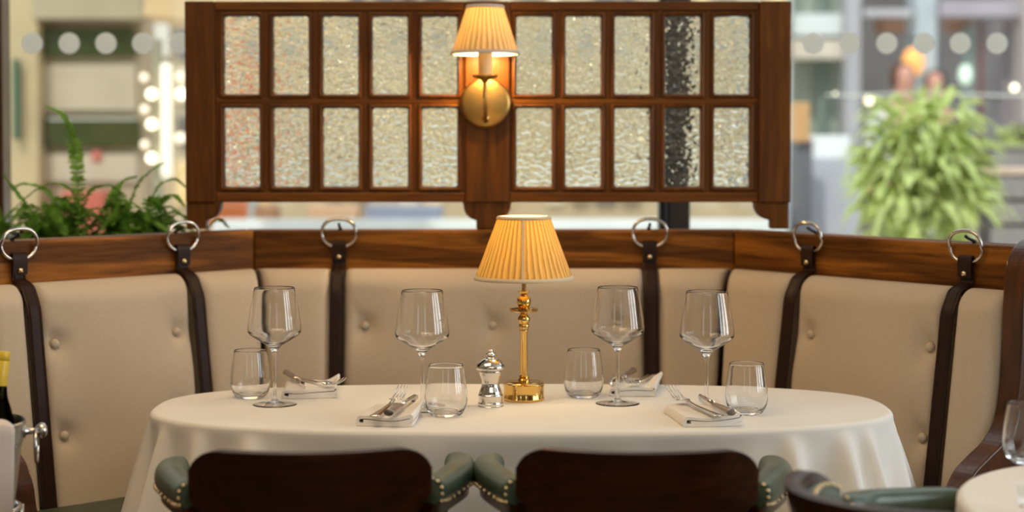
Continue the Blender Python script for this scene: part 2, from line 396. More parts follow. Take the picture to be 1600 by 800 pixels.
def cushion(seg, u0, u1, buttons, mitre=0):
    """mitre: 0 none, -1 u0 end is the corner, +1 u1 end is the corner"""
    fr, ea, eb = SEG[seg]; top = ZB+.004; nu = max(16, int((u1-u0)*110)); nz = 56
    rows = []; R = .045
    zs = [ZS-.01+(top-ZS+.01)*(1-(1-i/nz)**1.0) for i in range(nz+1)]
    prof = []                                # (w,z) going up the front and over the top
    for i in range(nz+1):
        z = ZS-.01+(top-R-ZS+.01)*i/nz; prof.append((w0(z), z, 1.0))
    wt = w0(top-R)
    for i in range(1, 13):
        a = (pi/2)*i/12; prof.append((wt-R+R*cos(a), top-R+R*sin(a), max(0, 1-i/7)))
    prof.append((.002, top-.002, 0))
    vs = []; fs = []
    for j in range(nu+1):
        t = j/nu
        for (wv, z, fl) in prof:
            a = (ea(wv) if mitre == -1 else u0)+.0015; b = (eb(wv) if mitre == 1 else u1)-.0015
            tt = .5-.5*cos(pi*t) if nu < 30 else t
            u = a+(b-a)*tt
            e = min(u-a, b-u); rd = .022
            drop = rd-sqrt(max(0, rd*rd-(rd-min(e, rd))**2)) if e < rd else 0
            puff = .010*(1-min(1, 2*abs(tt-.5))**4)*fl
            ww = wv-drop*.85+puff
            for (bu, bz) in buttons:
                du = u-bu; dz = z-bz; r2 = du*du+dz*dz
                ww -= (.014*exp(-r2/(2*.017**2))+.007*exp(-r2/(2*.05**2)))*fl
                # slanting creases
                for (sx, sz) in ((.55, 1), (.5, -1)):
                    al = (du*sx+dz*sz)/sqrt(sx*sx+sz*sz); pe = (-du*sz+dz*sx)/sqrt(sx*sx+sz*sz)
                    ww -= .0035*exp(-pe*pe/(2*.007**2))*exp(-((al-.03)/.03)**2)*fl
            if wv < .01: ww = .002
            vs.append((u, ww, z-drop*.25*(1-fl)))
    n = len(prof)
    for j in range(nu):
        for i in range(n-1): fs.append((j*n+i, (j+1)*n+i, (j+1)*n+i+1, j*n+i+1))
    # side and back faces
    base = len(vs)
    vs += [(vs[0][0], .002, ZS-.01), (vs[nu*n][0], .002, ZS-.01)]
    fs.append(tuple(range(n))+(base,)); fs.append(tuple(nu*n+i for i in range(n))[::-1]+(base+1,))
    fs.append((base, base+1)+tuple([nu*n])+tuple(j*n for j in range(nu-1, 0, -1))+(0,))
    fs.append((base, n-1)+tuple(j*n+n-1 for j in range(1, nu+1))+(base+1,))
    o = mesh('back_cushion', vs, fs, M_linen, BANQ, True, fr)
    md = o.modifiers.new('edge', 'EDGE_SPLIT'); md.split_angle = radians(60)
    for (bu, bz) in buttons:
        ww = w0(bz)+.010-.021
        MB().lathe([(0, .007), (.004, .0066), (.008, .0045), (.0098, .001), (.0098, -.004), (0, -.004)], 24, (0, 0, 0), axis='Y').build('button', M_linen, o, True, Matrix.Translation((bu, ww, bz)) @ Matrix.Rotation(pi, 4, 'Z'), weld=True)
    return o
def tt_of(seg, px):                          # u of the point of a segment seen at px on the rail front
    k = (px-800)/F
    fr, _, _ = SEG[seg]; o = fr.translation; u = fr.col[0]
    return (k*o.y-o.x)/(u.x-k*u.y)
sL1, sL2 = tt_of('L', 25), tt_of('L', 281); sC1, sC2 = tt_of('C', 530), tt_of('C', 1015); sR1, sR2 = tt_of('R', 1268), tt_of('R', 1515)
SW = .0145
zb1 = at(90, 538, 3.6).z; zb2 = at(105, 682, 3.57).z
def bu(seg, px, py):                         # button position from where the photo shows it
    fr, _, _ = SEG[seg]; inv = fr.inverted(); z = .8
    for _ in range(6):
        Y0, Y1 = 2.5, 5
        for _ in range(40):
            Ym = (Y0+Y1)/2; q = inv @ at(px, py, Ym)
            if q.y > w0(q.z): Y0 = Ym
            else: Y1 = Ym
        q = inv @ at(px, py, Y0)
    return (q.x, q.z)
cushion('L', sL1+SW, TL, [])
cushion('L', sL2+SW, sL1-SW, [bu('L', 90, 538), bu('L', 280, 519), bu('L', 105, 682), bu('L', 290, 650)])
cushion('L', 0, sL2-SW, [], -1)
cushion('C', sC1+SW, HC, [], 1)
cb = [bu('C', 570, 510), bu('C', 770, 510), bu('C', 966, 510), bu('C', 572, 640), bu('C', 770, 640), bu('C', 965, 640)]
cushion('C', sC2+SW, sC1-SW, cb)
cushion('C', -HC, sC2-SW, [], -1)
cushion('R', sR1+SW, 0, [], 1)
cushion('R', sR2+SW, sR1-SW, [bu('R', 1262, 523), bu('R', 1448, 543), bu('R', 1436, 685), bu('R', 1250, 655)])
cushion('R', -TR, sR2-SW, [])
def ring_pts(wd, h):
    pts = []
    for i in range(48):
        a = 2*pi*i/48
        x = cos(a); z = sin(a)
        x = math.copysign(abs(x)**.85, x)
        z = math.copysign(abs(z)**(.62 if z > 0 else 1.0), z)
        pts.append((wd/2*x*(1 if z < 0 else 1-.12*z), 0, h/2*z))
    return pts
def strap(seg, u):
    fr = SEG[seg][0]
    zt = ZR-.032
    path = [(u, .012, zt-.004), (u, .007, zt-.012), (u, .006, ZB+.03), (u, .008, ZB+.012), (u, .024, ZB+.006), (u, .045, ZB-.003), (u, .058, ZB-.022)]
    path += [(u, w0(z)+.003, z) for z in [ZB-.05-(ZB-.05-ZS)*i/8 for i in range(9)]]
    P = smooth_path(path, 90)
    hw = .0162
    sec = [(-hw, -.002), (-hw, .0012), (-hw*.8, .0024), (-hw*.68, .0012), (-hw*.56, .0026), (hw*.56, .0026), (hw*.68, .0012), (hw*.8, .0024), (hw, .0012), (hw, -.002)]
    o = MB().sweep(P, sec, up=(0, 1, .12)).build('strap', M_strap, BANQ, False, fr)
    # folded-over loop that holds the ring
    lo = MB().sweep(smooth_path([(u, .013, ZB+.022), (u, .014, ZB+.035), (u, .015, zt-.006), (u, .013, zt+.004), (u, .008, zt+.0065), (u, .003, zt+.003), (u, .0025, zt-.01)], 24), [(-hw*1.02, -.0018), (-hw*1.02, .0018), (hw*1.02, .0018), (hw*1.02, -.0018)], up=(0, 1, .1)).build('strap_loop', M_strap, o, False)
    rg = MB().tube([(p[0]+u, .009+.006*(p[2] > 0), p[2]+zt+.0265) for p in ring_pts(.082, .066)], .0038, 12, closed=True, up=(0, 1, 0)).build('ring', M_nickel, o)
    MB().lathe([(0, .007), (.004, .006), (.0062, .003), (.0066, 0), (0, 0)], 20, (0, 0, 0), axis='Y').build('rivet', M_nail, o, True, Matrix.Translation((u, .0145, ZB+.031)) @ Matrix.Rotation(pi, 4, 'Z'), weld=True)
    MB().tube([(u, -.02, ZR+.004), (u, .004, ZR+.012), (u, .012, ZR+.016)], .0035, 8).tube([(u, -.02, ZR-.004), (u, -.02, ZR+.006)], .005, 8).build('ring_hook', M_black, o)
for sg, uu in (('L', sL1), ('L', sL2), ('C', sC1), ('C', sC2), ('R', sR1), ('R', sR2)): strap(sg, uu)
def seat(seg):
    fr, a, b = SEG[seg]; vs = []; fs = []
    prof = [(.10, ZS-.12), (.10, ZS-.004), (.16, ZS+.004), (.28, ZS+.008), (.40, ZS+.003), (.445, ZS-.008), (.468, ZS-.03), (.472, ZS-.07), (.465, ZS-.12), (.44, ZS-.132)]
    nu = 20
    for j in range(nu+1):
        for (wv, z) in prof:
            u = a(wv)+(b(wv)-a(wv))*j/nu; vs.append((u, wv, z))
    n = len(prof)
    for j in range(nu):
        for i in range(n): fs.append((j*n+i, (j+1)*n+i, (j+1)*n+(i+1) % n, j*n+(i+1) % n))
    fs += [tuple(range(n)), tuple(nu*n+i for i in range(n))[::-1]]
    mesh('seat_cushion', vs, fs, M_seat, BANQ, True, fr).modifiers.new('e', 'EDGE_SPLIT').split_angle = radians(50)
for s_ in 'LCR': seat(s_)
def end_panel(seg, u0, u1):
    fr = SEG[seg][0]
    out = [(.05, ZR-.02), (.062, ZR-.06), (.066, .95), (.07, .85), (.078, .77), (.095, .715), (.13, .68), (.18, .655), (.225, .63), (.255, .59), (.27, .54), (.30, .50), (.40, .47), (.47, .42), (.48, .35), (.475, .0)]
    top = [(-.08, .0), (-.08, ZR-.03), (-.06, ZR+.005), (-.02, ZR+.018), (.02, ZR+.008)]
    pts = [(p.x, p.z) for p in smooth_path([(a, 0, b) for a, b in top+out], 110)]
    o = MB().prism(pts, u0, u1, 'YZ').build('end_panel', M_endw, BANQ, False, fr); bev(o, .01, 3, 50)
end_panel('L', TL+.001, TL+.046); end_panel('R', -TR-.05, -TR-.001)

# ------------------------------------------------------------------ glazed screen on the rail
YS = 4.135; TS = .042                         # front face and thickness
SCR = thing('glazed_screen', 'wooden privacy screen with twenty hammered glass panes standing on the booth rail', 'screen', (at(762, 360, YS).x, YS, ZR))
O_ = SCR.location
def sx(px): return at(px, 200, YS).x-O_.x
def sz(py): return at(800, py, YS).z-O_.z
XL = [349+77.5*i for i in range(5)]; XR = [807, 884, 961, 1040, 1117]
def rbox(name, x0, x1, y0, y1, m, t0=0, t1=TS, parent=SCR, bv=.003):
    return bev(box(name, sx(x0), sx(x1), t0, t1, sz(y1), sz(y0), m, parent), bv)
ZB_ = .0015
def leg_shape(c, x0, x1, b0, b1):
    """post with quarter-round brackets under the bottom rail; pixels"""
    pts = []
    y0, y1 = 316, 360
    if b0 is not None:
        pts += [(b0, y0)]+[(b0+2+(x0-b0-2)*(1-cos(pi/2*i/8)), y0+4+24*sin(pi/2*i/8)) for i in range(9)]
    else: pts += [(x0, y0)]
    pts += [(x0, y1), (x1, y1)]
    if b1 is not None: pts += [(b1-2-(b1-2-x1)*(1-cos(pi/2*i/8)), y0+4+24*sin(pi/2*i/8)) for i in range(8, -1, -1)]+[(b1, y0)]
    else: pts += [(x1, y0)]
    return [(sx(a), max(sz(b), ZB_)) for a, b in pts]
for x0, x1, b0, b1 in ((290, 321, None, 346), (744, 776, 722, 800), (1205, 1233, 1178, None)):
    bev(MB().prism(leg_shape(0, x0, x1, b0, b1), 0, TS, 'XZ').build('leg', M_screenZ, SCR, False), .003)
rbox('side_post', 290, 336, 2, 316.5, M_screenZ, -.006, TS)
rbox('side_post', 1186, 1235, 2, 316.5, M_screenZ, -.006, TS)
rbox('centre_post', 727, 796, 2, 316.5, M_screenZ, -.004, TS)
for a, b in ((336, 727), (796, 1186)):
    rbox('rail', a, b, 2, 16, M_screenX); rbox('rail', a, b, 301, 316, M_screenX); rbox('rail', a, b, 153, 163, M_screenX, .004)
def rrect(x0, x1, z0, z1, r, n=5):
    pts = []
    for cx, cz, a0 in ((x1-r, z1-r, 0), (x0+r, z1-r, 90), (x0+r, z0+r, 180), (x1-r, z0+r, 270)):
        for i in range(n+1):
            a = radians(a0+90*i/n); pts.append((cx+r*cos(a), cz+r*sin(a)))
    return pts
def ring_frame(outer, inner, prof):
    """prof: list of (t 0..1 outer->inner, y)"""
    mb = MB(); n = len(outer); vs = []
    for t, y in prof:
        for (a, b), (c, d) in zip(outer, inner): vs.append((a+(c-a)*t, y, b+(d-b)*t))
    k = len(prof)
    mb.add(vs, [(j*n+i, j*n+(i+1) % n, ((j+1) % k)*n+(i+1) % n, ((j+1) % k)*n+i) for j in range(k) for i in range(n)])
    return mb
for xs_ in (XL, XR):
    for x0 in xs_:
        for (y0, y1) in ((25, 147), (169, 292)):
            X0, X1, Z0, Z1 = sx(x0-9), sx(x0+64), sz(y1+9.5), sz(y0-9.5)
            out = rrect(X0, X1, Z0, Z1, .001); ins = rrect(sx(x0), sx(x0+55), sz(y1), sz(y0), .0055)
            fo = ring_frame(out, ins, [(0, .006), (.3, .006), (.42, .001), (.62, -.0005), (.8, .003), (.93, .010), (1, .014), (1, .034), (.7, .038), (0, .038)]).build('pane_moulding', M_screenZ, SCR, True)
            fo.modifiers.new('e', 'EDGE_SPLIT').split_angle = radians(40)
            MB().prism([(a, b) for a, b in rrect(sx(x0)-.002, sx(x0+55)+.002, sz(y1)-.002, sz(y0)+.002, .004)], .019, .024, 'XZ').build('pane', M_pane, fo, False)
# mullions between panes
for xs_ in (XL, XR):
    for i in range(4):
        a = xs_[i]+64; b = xs_[i+1]-9
        if b-a > .5: rbox('mullion', a-.5, b+.5, 15, 302, M_screenZ, .005, .039, bv=.001)
    for a, b in ((336, xs_[0]-8.5), (xs_[4]+63.5, 727)) if xs_ is XL else ((796, xs_[0]-8.5), (xs_[4]+63.5, 1186)):
        if b-a > .5: rbox('mullion', a-.5, b+.5, 15, 302, M_screenZ, .005, .039, bv=.001)

# ------------------------------------------------------------------ lamps
def pleats(n, depth):
    def f(r, z, a):
        k = (a*n/(2*pi)) % 1; return r+depth*(abs(2*k-1)**.8-.5)*2*(r/.1)**.6
    return f
def shade(parent, z0, z1, rb, rt, n, m, mt, trim=.006):
    t = .0012
    s = MB().lathe([(rb, z0), (rb+(rt-rb)*.33, z0+(z1-z0)*.33), (rb+(rt-rb)*.66, z0+(z1-z0)*.66), (rt, z1), (rt-t, z1), (rb-t, z0), (rb, z0)], n*6, fr=pleats(n, .0011)).build('lamp_shade', m, parent, False, weld=True)
    k = (rt-rb)/(z1-z0); q = .0016
    for za, zb in ((z0-.002, z0+trim), (z1-trim*.8, z1+.0015)):
        ra = rb+k*(za-z0)+q; rb_ = rb+k*(zb-z0)+q
        MB().lathe([(ra, za), (ra+.0008, (za+zb)/2), (rb_, zb), (rb_-.004, zb), (ra-.004, za), (ra, za)], 96).build('shade_trim', mt, s, True, weld=True)
    return s
LP = at(818.5, 629, 3.0); 
def on_table(px, py, z=.75):
    """point of the table plane seen at the pixel"""
    a = at(px, py, 1.0)-Vector((0, 0, CZ)); k = (z-CZ)/a.z; return Vector((a.x*k, a.y*k, z))
TZ = .752
p = on_table(818.5, 625, TZ)
LAMP = thing('table_lamp', 'polished brass table lamp with lit yellow pleated shade on the oval table', 'lamp', p)
lath('base', [(0, 0), (.040, 0), (.0415, .002), (.0415, .006), (.0405, .008), (.0405, .028), (.0415, .030), (.0412, .034), (.038, .0365), (.012, .038), (0, .038)], M_brass, LAMP, 64)
lath('stem', [(0, .037), (.012, .037), (.0125, .041), (.010, .044), (.011, .048), (.0075, .051), (.0073, .137), (.009, .140), (.0085, .143), (.0105, .147), (.0105, .151), (.0085, .154), (.0125, .160), (.0128, .164), (.0095, .170), (.006, .174), (.010, .176), (.026, .178), (.0285, .1805), (.0285, .184), (.022, .1855), (.010, .187), (.0135, .193), (.0145, .199), (.0125, .206), (.006, .211), (.0115, .217), (.012, .219), (.0045, .220), (.0045, .300), (0, .300)], M_brass, LAMP, 48)
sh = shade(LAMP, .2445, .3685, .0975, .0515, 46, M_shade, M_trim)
mb = MB()
for k in range(3):
    a = 2*pi*k/3+.4; mb.tube([(0, 0, .296), (.0515*cos(a), .0515*sin(a), .366)], .0015, 6)
mb.build('shade_carrier', M_brass, LAMP)
# seams of the shade
for a in (-pi/2-.03, pi/2, 0.35, pi-.3):
    MB().sweep([((.0985-.0008)*cos(a), (.0985-.0008)*sin(a), .2455), (.0527*cos(a), .0527*sin(a), .3675)], [(-.0022, -.0006), (-.0022, .0012), (.0022, .0012), (.0022, -.0006)], up=(cos(a), sin(a), 0)).build('shade_seam', M_trim, sh, False)
MB().ball((0, 0, .325), .016, 16, 1.3).build('bulb', emis('table_bulb', (1, .78, .45), 6), LAMP)
def bulb_light(parent, z, e, col, y=0):
    o = light('bulb_glow', 'POINT', (0, y, z), (0, 0, 0), e, col, .017); o.parent = parent; return o
bulb_light(LAMP, .350, .95, (1, .76, .38)); bulb_light(LAMP, .292, .95, (1, .76, .38))

SY = YS-.006
pc = at(759, 161, SY)
SCON = thing('wall_sconce', 'brass wall light with lit cream pleated shade on the centre post', 'wall lamp', (pc.x, SY-.001+.002, pc.z))
px_m = F/SY
o = lath('backplate', [(0, .016), (.052, .0155), (.0565, .013), (.0585, .009), (.0605, .006), (.061, 0), (0, 0)], M_brass_s, SCON, 64, axis='Y')
YA = -.100
sp = F/(SY+YA)
zc = at(759, 121, SY+YA).z-pc.z; zs0 = at(759, 84, SY+YA).z-pc.z; zs1 = at(759, 9, SY+YA).z-pc.z
MB().tube(smooth_path([(0, -.012, -.035), (0, -.035, -.043), (0, -.07, -.034), (0, YA-.004, -.005), (0, YA, zc-.02), (0, YA, zc)], 36), .0052, 12).build('arm', M_brass_s, SCON)
MB().ball((0, -.018, -.036), .0095, 16).build('arm_knob', M_brass, SCON)
MB().lathe([(0, zc-.012), (.007, zc-.012), (.010, zc-.006), (.026, zc-.001), (.030, zc+.003), (.0305, zc+.006), (.027, zc+.0045), (.012, zc+.002), (0, zc+.002)], 40, (0, YA, 0)).build('drip_cup', M_brass_s, SCON, weld=True)
MB().lathe([(0, zc), (.0145, zc), (.015, zc+.004), (.0185, zs0+.015), (.0185, zs0+.03), (0, zs0+.03)], 32, (0, YA, 0)).build('candle_tube', plain('candle_tube_cream', (.85, .66, .38), .5, 0, .04, 20), SCON, weld=True)
hd = bpy.data.objects.new('shade_holder', None); COL.objects.link(hd); hd.parent = SCON; hd.location = (0, YA, 0)
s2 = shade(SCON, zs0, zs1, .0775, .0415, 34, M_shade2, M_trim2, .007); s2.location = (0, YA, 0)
bpy.data.objects.remove(hd)
MB().ball((0, YA, zs0+.048), .015, 16, 1.5).build('bulb', emis('sconce_bulb', (1, .80, .5), 8), SCON)
bulb_light(SCON, zs0+.088, 3.2, (1, .76, .42), YA); bulb_light(SCON, zs0+.005, 5.0, (1, .62, .26), YA+.036)

# ------------------------------------------------------------------ dining table and cloth
tc = Vector((.018, 3.385, 0)); A_ = .722; B_ = .305; EA = .40
def outline(s):
    """s in 0..1 round a stadium with soft elliptical ends -> point, normal"""
    # superellipse built by angle
    a = 2*pi*s; n = 2.7
    c, d = cos(a), sin(a)
    x = A_*math.copysign(abs(c)**(2/n), c); y = B_*math.copysign(abs(d)**(2/n), d)
    return x, y
NS = 420
raw = [outline(i/2000) for i in range(2000)]
cum = [0]
for i in range(2000): cum.append(cum[-1]+math.dist(raw[i], raw[(i+1) % 2000]))
per = cum[-1]; pts = []; j = 0
for i in range(NS):
    tgt = per*i/NS
    while cum[j+1] < tgt: j += 1
    f = (tgt-cum[j])/(cum[j+1]-cum[j]); a, b = raw[j], raw[(j+1) % 2000]; pts.append((a[0]+(b[0]-a[0])*f, a[1]+(b[1]-a[1])*f))
nrm = []
for i in range(NS):
    a, b = pts[i-4], pts[(i+4) % NS]; tx, ty = b[0]-a[0], b[1]-a[1]; l = sqrt(tx*tx+ty*ty); nrm.append((ty/l, -tx/l))
rings = []
for k in range(1, 11): rings.append([(p[0]*k/12, p[1]*k/12, TZ) for p in pts])
for k in range(1, 5):
    f = .036-.005*k; rings.append([(p[0]-n[0]*f, p[1]-n[1]*f, TZ) for p, n in zip(pts, nrm)])
er = .010
for k in range(0, 7):
    a = pi/2*k/6; rings.append([(p[0]-n[0]*er*(1-sin(a)), p[1]-n[1]*er*(1-sin(a)), TZ-er*(1-cos(a))) for p, n in zip(pts, nrm)])
DROP = .236; NV = 30
rnd = random.Random(5)
folds = []                                   # individual cone folds: position s, width, amplitude
def endw(i):                                 # how much the cloth bunches: strong at rounded ends
    x = abs(pts[i][0])/A_; return max(0, min(1, (x-.55)/.3))
pos = 0
for side in (0, 1):
    for q in range(9):
        cx = (.5 if side else 0)+(-4+q)*.0275+rnd.uniform(-.006, .006)
        folds.append((cx % 1, rnd.uniform(.0055, .0095), rnd.uniform(.022, .040)))
for cx in (.62, .70, .80, .88, .13, .25, .37): folds.append((cx+rnd.uniform(-.01, .01), .02, .007))
for k in range(1, NV+1):
    v = k/NV; z = TZ-er-DROP*v; ring = []
    for i, (p, n) in enumerate(zip(pts, nrm)):
        s = i/NS; h_ = DROP*v; off = .030*h_+.10*h_*endw(i)
        for (cs, wd, am) in folds:
            d = abs((s-cs+.5) % 1-.5)
            g = (max(0, h_-.006)/.23)**.75
            off += am*g*(exp(-(d/(wd*(.6+.6*v)))**2)*2.3-.04)
        off += .0025*sin(s*61+2)*v
        # hanging swags on the long front side just under the edge
        off += .003*sin(20*s+9*v)*sin(pi*min(1, v*2.2))*(1-endw(i))
        ring.append((p[0]+n[0]*off, p[1]+n[1]*off, z+.006*sin(s*38+1)*v))
    rings.append(ring)
vs = [(0, 0, TZ)]; fs = []
for r in rings: vs += r
for i in range(NS): fs.append((0, 1+i, 1+(i+1) % NS))
for k in range(len(rings)-1):
    for i in range(NS):
        a = 1+k*NS; b = a+NS; fs.append((a+i, b+i, b+(i+1) % NS, a+(i+1) % NS))
cl = mesh('tablecloth', [(x, y, z) for x, y, z in vs], fs, M_cloth, None, True); cl.location = (tc.x, tc.y, 0)
tag(cl, 'white tablecloth draped over the oval table in front of the booth', 'tablecloth')
TAB = thing('dining_table', 'oval pedestal table hidden under the white cloth', 'table', (tc.x, tc.y, 0))
tp = [(p[0]-n[0]*.013, p[1]-n[1]*.013) for p, n in zip(pts[::4], nrm[::4])]
bev(MB().prism(tp, TZ-.035, TZ-.003, 'XY').build('tabletop', M_endw, TAB, False), .006)
for x in (-.30, .30):
    lath('pedestal', [(0, .03), (.045, .03), (.05, .08), (.03, .12), (.028, .62), (.06, .68), (.09, .716), (0, .716)], M_black, TAB, 32, Matrix.Translation((x, 0, 0)))
    lath('foot', [(0, 0), (.17, 0), (.17, .008), (.15, .016), (.05, .035), (0, .035)], M_black, TAB, 40, Matrix.Translation((x, 0, 0)))

# ------------------------------------------------------------------ glassware
TZ2 = TZ+.0004
def wine_profile():
    outer = [(0, .0052), (.008, .0046), (.016, .0030), (.028, .0013), (.042, .0), (.0432, .0003), (.0431, .0009), (.036, .0018), (.022, .0034), (.011, .0062), (.0050, .012), (.0036, .024), (.0034, .060), (.0034, .090), (.0043, .099), (.0064, .1065), (.0120, .1145), (.022, .1215), (.036, .1305), (.0475, .1382), (.0520, .1434), (.0528, .1500), (.0516, .160), (.0492, .178), (.0450, .203), (.0400, .2295)]
    inner = [(.0396, .2303), (.0391, .2295), (.0441, .203), (.0483, .178), (.0506, .161), (.0517, .1502), (.0507, .1450), (.0466, .1400), (.0352, .1328), (.0215, .1248), (.009, .1195), (0, .1183)]
    return outer+inner
def densify(p, cut, n1, n2):
    return sprof(p[:cut], n1)+sprof(p[cut:], n2)
def tumbler_profile():
    outer = [(0, .0014), (.018, .0012), (.0235, 0), (.0275, .0006), (.0330, .006), (.0378, .016), (.0402, .028), (.0403, .040), (.0388, .056), (.0362, .075), (.0330, .0950)]
    inner = [(.0326, .0958), (.0322, .0950), (.0351, .075), (.0376, .056), (.0390, .040), (.0389, .030), (.0365, .019), (.0315, .0105), (.022, .0075), (0, .0068)]
    return outer+inner
wp = [(on_table(*q, TZ2), l) for q, l in (((429.5, 632), 'wine glass at the left end, right of the far left tumbler'), ((660, 640), 'wine glass left of the pepper mill, behind a tumbler'), ((965, 630.5), 'wine glass right of the lamp, in front of the far right napkin'), ((1104, 642), 'wine glass nearest the right end, behind the near right napkin'))]
tps = [(on_table(*q, TZ2), l) for q, l in (((391.5, 621), 'empty tumbler furthest left on the oval table'), ((697, 649), 'empty tumbler just left of the silver pepper mill'), ((912, 620), 'empty tumbler just right of the table lamp'), ((1166.5, 646), 'empty tumbler furthest right on the oval table'))]
WG = MB().lathe(densify(wine_profile(), 26, 92, 52), 72).build('wine_glass', M_glass, None, True, weld=True)
TG = MB().lathe(densify(tumbler_profile(), 11, 40, 36), 72).build('tumbler', M_glass, None, True, weld=True)
for src, lst, cat, grp in ((WG, wp, 'wine glass', 'wine glasses on the oval table'), (TG, tps, 'glass', 'tumblers on the oval table')):
    for i, (p, l) in enumerate(lst):
        o = src if i == 0 else src.copy()
        if i: COL.objects.link(o)
        o.location = p; o.rotation_euler = (0, 0, i); tag(o, l, cat, grp)

# ------------------------------------------------------------------ pepper mill
p = on_table(766.5, 634, TZ2)
PM = thing('pepper_mill', 'small silver pepper mill beside the brass lamp', 'pepper mill', p)
lath('body', sprof([(0, 0), (.0235, 0), (.0248, .0015), (.0248, .006), (.0236, .008), (.0236, .018), (.0246, .0195), (.0246, .022), (.0232, .024), (.0215, .030), (.0182, .038), (.0170, .044), (.0178, .052), (.0200, .058), (.0215, .062), (.0215, .070), (.0, .070)], 80), M_silver, PM, 48)
cap = lath('cap', sprof([(0, .0705), (.021, .0705), (.0275, .072), (.0290, .0755), (.0280, .080), (.0240, .086), (.0170, .0915), (.0110, .0945), (.0085, .0965), (.0, .0965)], 60), M_silver, PM, 48)
lath('finial', sprof([(0, .096), (.005, .097), (.0095, .100), (.0095, .1035), (.005, .1065), (.0055, .108), (.006, .110), (.0, .112)], 30), M_silver, cap, 32)

# ------------------------------------------------------------------ napkins and cutlery
def napkin(wd, dp, lift=.018, seed=0):
    """folded cloth: three flattened layers, folded edge at left, loose corner lifted at right"""
    r = random.Random(seed); mb = MB(); layers = []
    path = [(wd*.48, .0028), (-wd*.43, .0028), (-wd*.49, .0045), (-wd*.50, .008), (-wd*.485, .0125), (-wd*.42, .0145), (0, .0145), (wd*.40, .0145), (wd*.455, .0135), (wd*.47, .0112), (wd*.45, .0086), (wd*.30, .0080), (-wd*.30, .0080), (-wd*.40, .0076)]
    P = smooth_path([(a, 0, b) for a, b in path], 110)
    ny = 22; th = .0026; vs = []; fs = []; k = len(P)
    for j in range(ny+1):
        y = -dp/2+dp*j/ny
        for side in (1, -1):
            for i, q in enumerate(P):
                t = P[min(i+1, k-1)]-P[max(i-1, 0)]; t.normalize(); n = Vector((-t.z, 0, t.x))
                x = q.x+n.x*th*side; z = q.z+n.z*th*side
                u = x/wd+.5; v = j/ny
                z += lift*max(0, u-.72)**1.5*6*(.35+.65*v)*(z/.016)
                z += .0016*sin(7*u+3*v+seed)*(z/.014)
                xx = x+.006*sin(3*v+seed)*(u-.5)+(.004*(z/.015))*v
                vs.append((xx, y+.003*sin(5*u+seed), max(.0004, z)))
    W = 2*k
    def idx(j, s, i): return j*W+s*k+i
    for j in range(ny):
        for i in range(k-1):
            fs.append((idx(j, 0, i), idx(j, 0, i+1), idx(j+1, 0, i+1), idx(j+1, 0, i))); fs.append((idx(j, 1, i), idx(j+1, 1, i), idx(j+1, 1, i+1), idx(j, 1, i+1)))
        for i in (0, k-1): fs.append((idx(j, 0, i), idx(j+1, 0, i), idx(j+1, 1, i), idx(j, 1, i)))
    for j in (0, ny):
        for i in range(k-1): fs.append((idx(j, 0, i), idx(j, 0, i+1), idx(j, 1, i+1), idx(j, 1, i)))
    return vs, fs
def fork_parts(z0):
    L = .195; body = []
    # handle (towards -y) to neck to shoulder
    path = smooth_path([(0, -.115, z0+.003), (0, -.06, z0+.004), (0, 0, z0+.006), (0, .03, z0+.0105), (0, .045, z0+.010)], 30)
    def sc(t):
        return (1.0-.62*min(1, t/.55) if t < .55 else .38+(.62+.25)*max(0, (t-.8)/.2)**1.2, 1)
    mb = MB().sweep(path, [(-.0105, -.001), (-.0085, .0014), (.0085, .0014), (.0105, -.001)], scale=sc)
    mb2 = MB()
    # shoulder plate
    mb2.sweep([(0, .043, z0+.010), (0, .052, z0+.0080), (0, .062, z0+.0085)], [(-.012, -.0008), (-.012, .0008), (.012, .0008), (.012, -.0008)], scale=lambda t: (.75+.25*min(1, t*2), 1))
    for q in range(4):
        x = (-1.5+q)*.0064
        mb2.sweep(smooth_path([(x, .060, z0+.0085), (x, .080, z0+.013), (x, .100, z0+.021), (x, .112, z0+.028)], 12), [(-.0015, -.0009), (-.0015, .0009), (.0015, .0009), (.0015, -.0009)], scale=lambda t: 1-.55*t)
    return mb, mb2
def knife_parts(z0):
    h = MB().sweep(smooth_path([(0, -.116, z0+.0075), (0, -.113, z0+.0075), (0, -.105, z0+.0075), (0, -.06, z0+.0070), (0, -.02, z0+.006)], 30), [(.0095*cos(a), .0068*sin(a)) for a in [2*pi*i/16 for i in range(16)]], scale=lambda t: (.45+.55*min(1, t/.08)**.5)*(1-.35*max(0, t-.1)))
    b = MB().sweep([(0, -.02, z0+.006), (.001, .03, z0+.006), (.002, .075, z0+.006), (.005, .092, z0+.006)], [(-.0008, -.008), (-.0008, .007), (.0008, .007), (.0008, -.008)], scale=lambda t: (1, 1-.75*max(0, t-.75)*4*.9))
    return h, b
M_handle = plain('worn_silver_handle', (.55, .47, .42), .3, 1, .1, 50)
